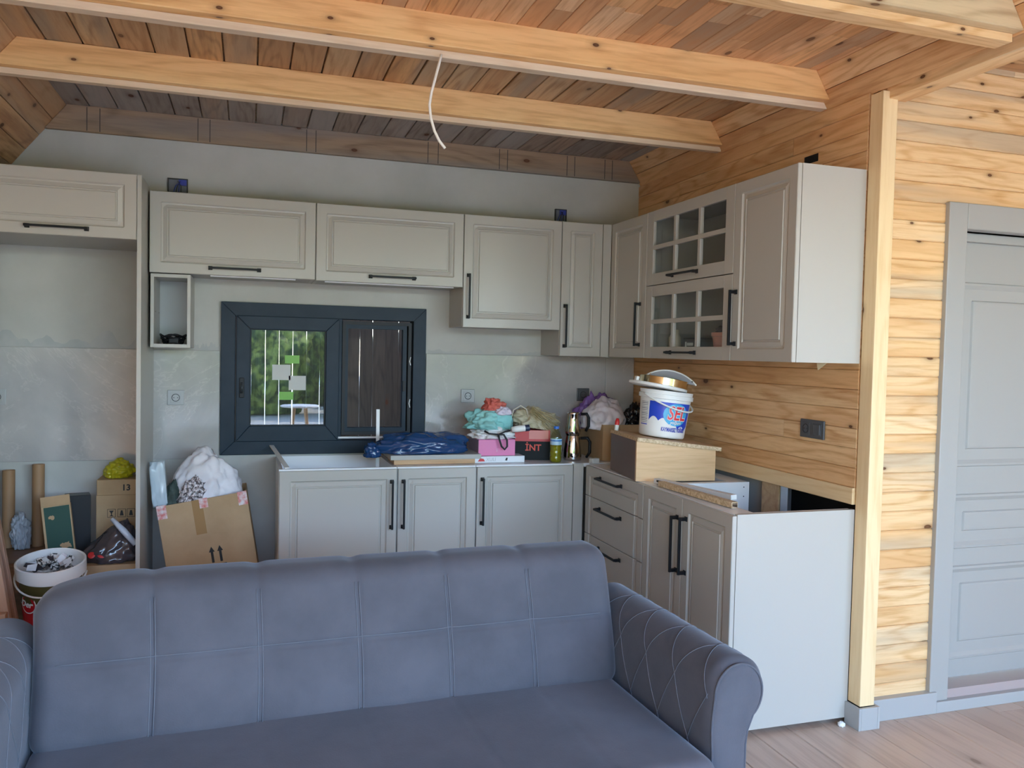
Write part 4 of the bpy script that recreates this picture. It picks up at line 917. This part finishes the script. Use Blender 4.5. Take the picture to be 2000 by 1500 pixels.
o = MB().box(-.055, .055, -.045, .045, 0, .285).build('dark_carton', mat('dark_gloss_box', (.03, .03, .032), .3, spec=.2), None, (-3.13, -.235, .4405), (0, 0, .25), bevel=.003); tag(o, 'dark glossy carton behind the green one', 'box')
# carton with the number
e = empty('number_carton', (-2.945, -.13, 0)); tag(e, 'tall brown carton with a printed 13 and handling marks', 'box')
MB().box(-.105, .105, -.09, .09, 0, .712).build('box_body', CARD, e, bevel=.002); MB().box(-.103, .103, -.089, .089, .7122, .79).build('upper_flaps', CARD, e, bevel=.003)
link('lettering', text_mesh('13', .042, INK, bold=.0012), e, (.032, -.0896, .748))
for cx_ in (-.035, .012, .055):
    fourside(MB(), cx_-.019, cx_+.019, .600, .642, .002, -.0909, -.0902).build('mark_frame', INK, e)
    if cx_ < 0: MB().prism([(cx_-.011, .634), (cx_+.011, .634), (cx_+.003, .622), (cx_+.002, .612), (cx_+.010, .606), (cx_-.010, .606), (cx_-.002, .612), (cx_-.003, .622)], -.0909, -.0902).build('glass_mark', INK, e)
    else: MB().prism([(cx_-.009, .608), (cx_+.009, .608), (cx_+.004, .634), (cx_-.004, .634)], -.0909, -.0902).build('hand_mark', INK, e)
YEL = mat('bag_yellow', (.62, .55, .02), .3, Transmission_Weight=.25)
o = blob('yellow_bag', (.165, .14, .10), YEL, None, (-2.955, -.13, .7905), seed=55, amp=.22, freq=2, fold=.14, ffreq=3.5, flat=-.5); tag(o, 'small yellow plastic bag on the carton numbered 13', 'bag')
o = MB().box(-.125, .125, -.11, .11, 0, .425).build('low_carton', CARD, None, (-2.96, -.38, 0), bevel=.002); tag(o, 'plain brown carton below the dark film bag', 'box')
FILM = mottled('dark_film', (.035, .03, .035), (.075, .06, .065), .14, 5, .6)
o = blob('dark_film_bag', (.28, .20, .20), FILM, None, (-2.955, -.385, .4255), seed=57, amp=.12, freq=2, fold=.12, ffreq=3.5, flat=-.55, shape=lambda q: Vector((q.x*(1-.42*(q.z+.55))+.30*max(0, q.z+.2), q.y*(1-.42*(q.z+.55)), q.z))); tag(o, 'dark crumpled film bag with red print on the plain carton', 'bag')
for cx_, cz_, s_ in ((-.075, .045, .016), (-.03, .05, .022)): 
    b = MB(); b.lathe([(0, .002), (s_*.6, .002), (s_, 0)], 14, cap=False); b.build('red_print', REDI, o, loc=(cx_, -.102+cz_*.45, cz_), rot=(PI/2-.5, 0, 0))
MB().tube([(.005, -.03, .205), (.06, -.055, .15), (.115, -.07, .085)], [.010, .016, .014], 8).build('silver_seam', mat('film_silver', (.55, .6, .68), .2), o, smooth=True)
# debris bucket
o = MB().box(-.14, .14, -.13, .13, 0, .205).build('support_carton', CARDD, None, (-3.15, -.67, 0), bevel=.002); tag(o, 'low brown carton under the debris bucket', 'box')
e = empty('debris_bucket', (-3.147, -.68, .232), (math.radians(10), 0, 0)); tag(e, 'white bucket of debris with red label behind the sofa', 'bucket')
def br(z): return .112+.016*z/.29
MB().lathe([(0, 0), (.108, 0), (.112, .006), (br(.235), .235), (.139, .237), (.139, .29), (.133, .293), (.129, .29), (.122, .2), (.106, .01), (0, .01)], 52, cap=False).build('bucket_body', WHI, e, smooth=True, auto=35)
REDL = mat('label_red', (.50, .01, .02), .35); OLV = mat('label_olive', (.075, .065, .02), .4)
patch('printed_label', -85, 85, lambda t: .01, lambda t: .118+.05*t, REDL, e, .0007, 40); patch('olive_label', -85, 85, lambda t: .12+.05*t, lambda t: .225, OLV, e, .0007, 40)
patch('white_line', -85, 85, lambda t: .116+.05*t, lambda t: .122+.05*t, WHI, e, .0012, 40)
b = MB(); b.lathe([(0, .0002), (.036, .0002), (.036, 0)], 24, cap=False)
for rr, m_, of in ((.042, WHI, .0022), (.037, REDL, .0027)):
    n = 32; vs = [(rr*math.cos(2*PI*k/n), .135+rr*math.sin(2*PI*k/n)) for k in range(n)]; R_ = br(.135)+of
    b = MB(); b.add([(R_*math.sin(u/R_), -R_*math.cos(u/R_), w_) for u, w_ in vs], [tuple(range(n))]); b.build('round_mark', m_, e, rot=(0, 0, math.radians(-38)))
link('lettering', text_mesh('Der', .040, WHI, bend=br(.135)+.0034, shear=.25, bold=.001), e, (0, 0, .135), (0, 0, math.radians(-42)))
b = MB(); b.tube([(-.140*math.cos(PI*i/20), -.145*math.sin(PI*i/20), .235-.05*math.sin(PI*i/20)) for i in range(21)], .004, 8); b.build('bail_handle', WHI, e, smooth=True)
SCR = mottled('scrap_printed', (.03, .03, .03), (.75, .74, .72), .5, 70, .4, stops=(.47, .5))
DEB = mottled('debris', (.10, .09, .09), (.55, .52, .5), .7, 26, .3, .8, 60, stops=(.42, .56))
db = blob('debris_heap', (.225, .225, .05), DEB, None, (-3.147, -.70, .432), seed=61, amp=.25, freq=4, fold=.3, ffreq=7, flat=-.3); tag(db, 'crumpled printed wrapping heaped in the white bucket', 'debris')
db['kind'] = 'stuff'
for k in range(34):
    a = rnd.uniform(0, 2*PI); r_ = rnd.uniform(.01, .085)
    MB().add([(0, 0, 0), (.04, .008, .012), (.036, .03, .024), (-.008, .026, .018)], [(0, 1, 2, 3)]).build('wrapper_scrap', (PAPR, FILM, SCR)[k % 3], db, (r_*math.cos(a), r_*math.sin(a), .05), (rnd.uniform(-.9, .9), rnd.uniform(-.9, .9), a))
# tilted carton with arrows
e = empty('arrow_carton', (-2.655, -.36, .002), (0, math.radians(-9), 0)); tag(e, 'tilted brown carton with two printed arrows full of bags', 'box')
w, d_, h, t_ = .43, .28, .675, .005
b = MB(); b.box(0, w, 0, t_, 0, h).box(0, w, d_-t_, d_, 0, h).box(0, t_, t_, d_-t_, 0, h).box(w-t_, w, t_, d_-t_, 0, h).box(t_, w-t_, t_, d_-t_, 0, t_); b.build('box_body', CARD, e, bevel=.0015)
MB().box(.165, .215, -.0006, 0, .50, .676).build('packing_tape', mat('tape_brown', (.34, .20, .085), .25), e)
for x_, ww in ((.0, .045), (.20, .04), (.385, .045)): MB().box(x_, x_+ww, -.001, -.0006, h-.065 if x_ != .2 else h-.045, h+.004).build('tape_patch', mottled('tape_white_red', (.7, .66, .66), (.6, .15, .13), .4, 40), e)
for cx_ in (.222, .262):
    b = MB(); b.prism([(cx_-.006, .345), (cx_+.006, .345), (cx_+.006, .40), (cx_+.014, .40), (cx_, .428), (cx_-.014, .40), (cx_-.006, .40)], -.0008, 0); b.build('arrow_mark', INK, e)
MB().box(.20, .285, -.0008, 0, .330, .335).build('line_mark', INK, e); MB().box(.16, .31, -.0008, 0, .305, .311).build('line_mark', mat('print_faint', (.15, .1, .06), .7), e)
SACK = mottled('sack_white', (.66, .65, .70), (.76, .75, .79), .45, 6, .35, .25, 50)
o = blob('white_sack', (.36, .24, .42), SACK, None, (-2.535, -.225, .535), rot=(0, math.radians(4), 0), seed=71, amp=.2, freq=1.4, fold=.085, ffreq=2.0, flat=-.6); tag(o, 'crumpled white plastic sack sticking out of the tilted carton', 'bag')
TIN = mottled('tinsel', (.10, .085, .09), (.72, .66, .68), .25, 60, .6, 1., 90, stops=(.44, .56))
o = blob('tinsel_bundle', (.13, .10, .17), TIN, None, (-2.615, -.315, .66), rot=(0, .3, 0), seed=73, amp=.2, fold=.3, ffreq=8, sub=5); tag(o, 'glittering silver tinsel bundle in front of the white sack', 'tinsel')
o = blob('green_net', (.11, .10, .22), mottled('net_green', (.02, .035, .03), (.06, .09, .075), .7, 30), None, (-2.69, -.27, .58), seed=75, amp=.2, fold=.2, ffreq=4, sub=4); tag(o, 'dark green net at the left side of the tilted carton', 'net')
o = blob('silver_sleeve', (.07, .08, .23), mat('sleeve_silver', (.52, .60, .66), .25), None, (-2.745, -.29, .66), rot=(0, -.08, 0), seed=77, amp=.3, freq=1.3, fold=.22, ffreq=2, sub=4, flat=-.6, shape=lambda q: Vector((max(-.7, min(.7, q.x)), q.y, max(-.8, min(.75, q.z))))); tag(o, 'pale silver sleeve between the tilted carton and the fridge housing', 'sleeve')
# wooden ladder at the left edge
LAD = wood('ladder_wood', [(.42, .25, .17), (.44, .27, .19)], (.28, .15, .10), gscale=.7, knots=.4)
e = empty('wooden_ladder', (-3.405, -1.02, 0)); tag(e, 'rough brown wooden trestle ladder behind the sofa end', 'ladder')
def rail(p, q, w, d_):
    p = Vector(p); q = Vector(q); l = (q-p).length; x = (q-p).normalized(); y = Vector((0, 1, 0)); z = x.cross(y).normalized(); y = z.cross(x)
    o = MB().box(0, l, -d_/2, d_/2, -w/2, w/2).build('rail', LAD, e, bevel=.003); m_ = Matrix((x, y, z)).transposed().to_4x4(); m_.translation = p; o.matrix_local = m_; return o
rail((.175, 0, .003), (-.02, 0, 1.36), .10, .035); rail((-.30, 0, .003), (-.105, 0, 1.36), .10, .035)
rail((.18, .15, .003), (.0, .045, 1.36), .06, .03); rail((-.32, .15, .003), (-.12, .045, 1.36), .06, .03)
for zz in (.36, .73, 1.08):
    hw = .24*(1-zz/1.75); o = MB().box(-.0625-hw, -.0625+hw+.04, -.055, -.0185, zz-.035, zz+.035).build('rung', LAD, e, bevel=.003)
# bits on the floor
o = blob('foam_bit', (.03, .03, .02), WHI, None, (-.045, -2.055, .0005), seed=81, sub=3, fold=.2); tag(o, 'small white foam crumb on the floor by the cabinet end panel', 'crumb')
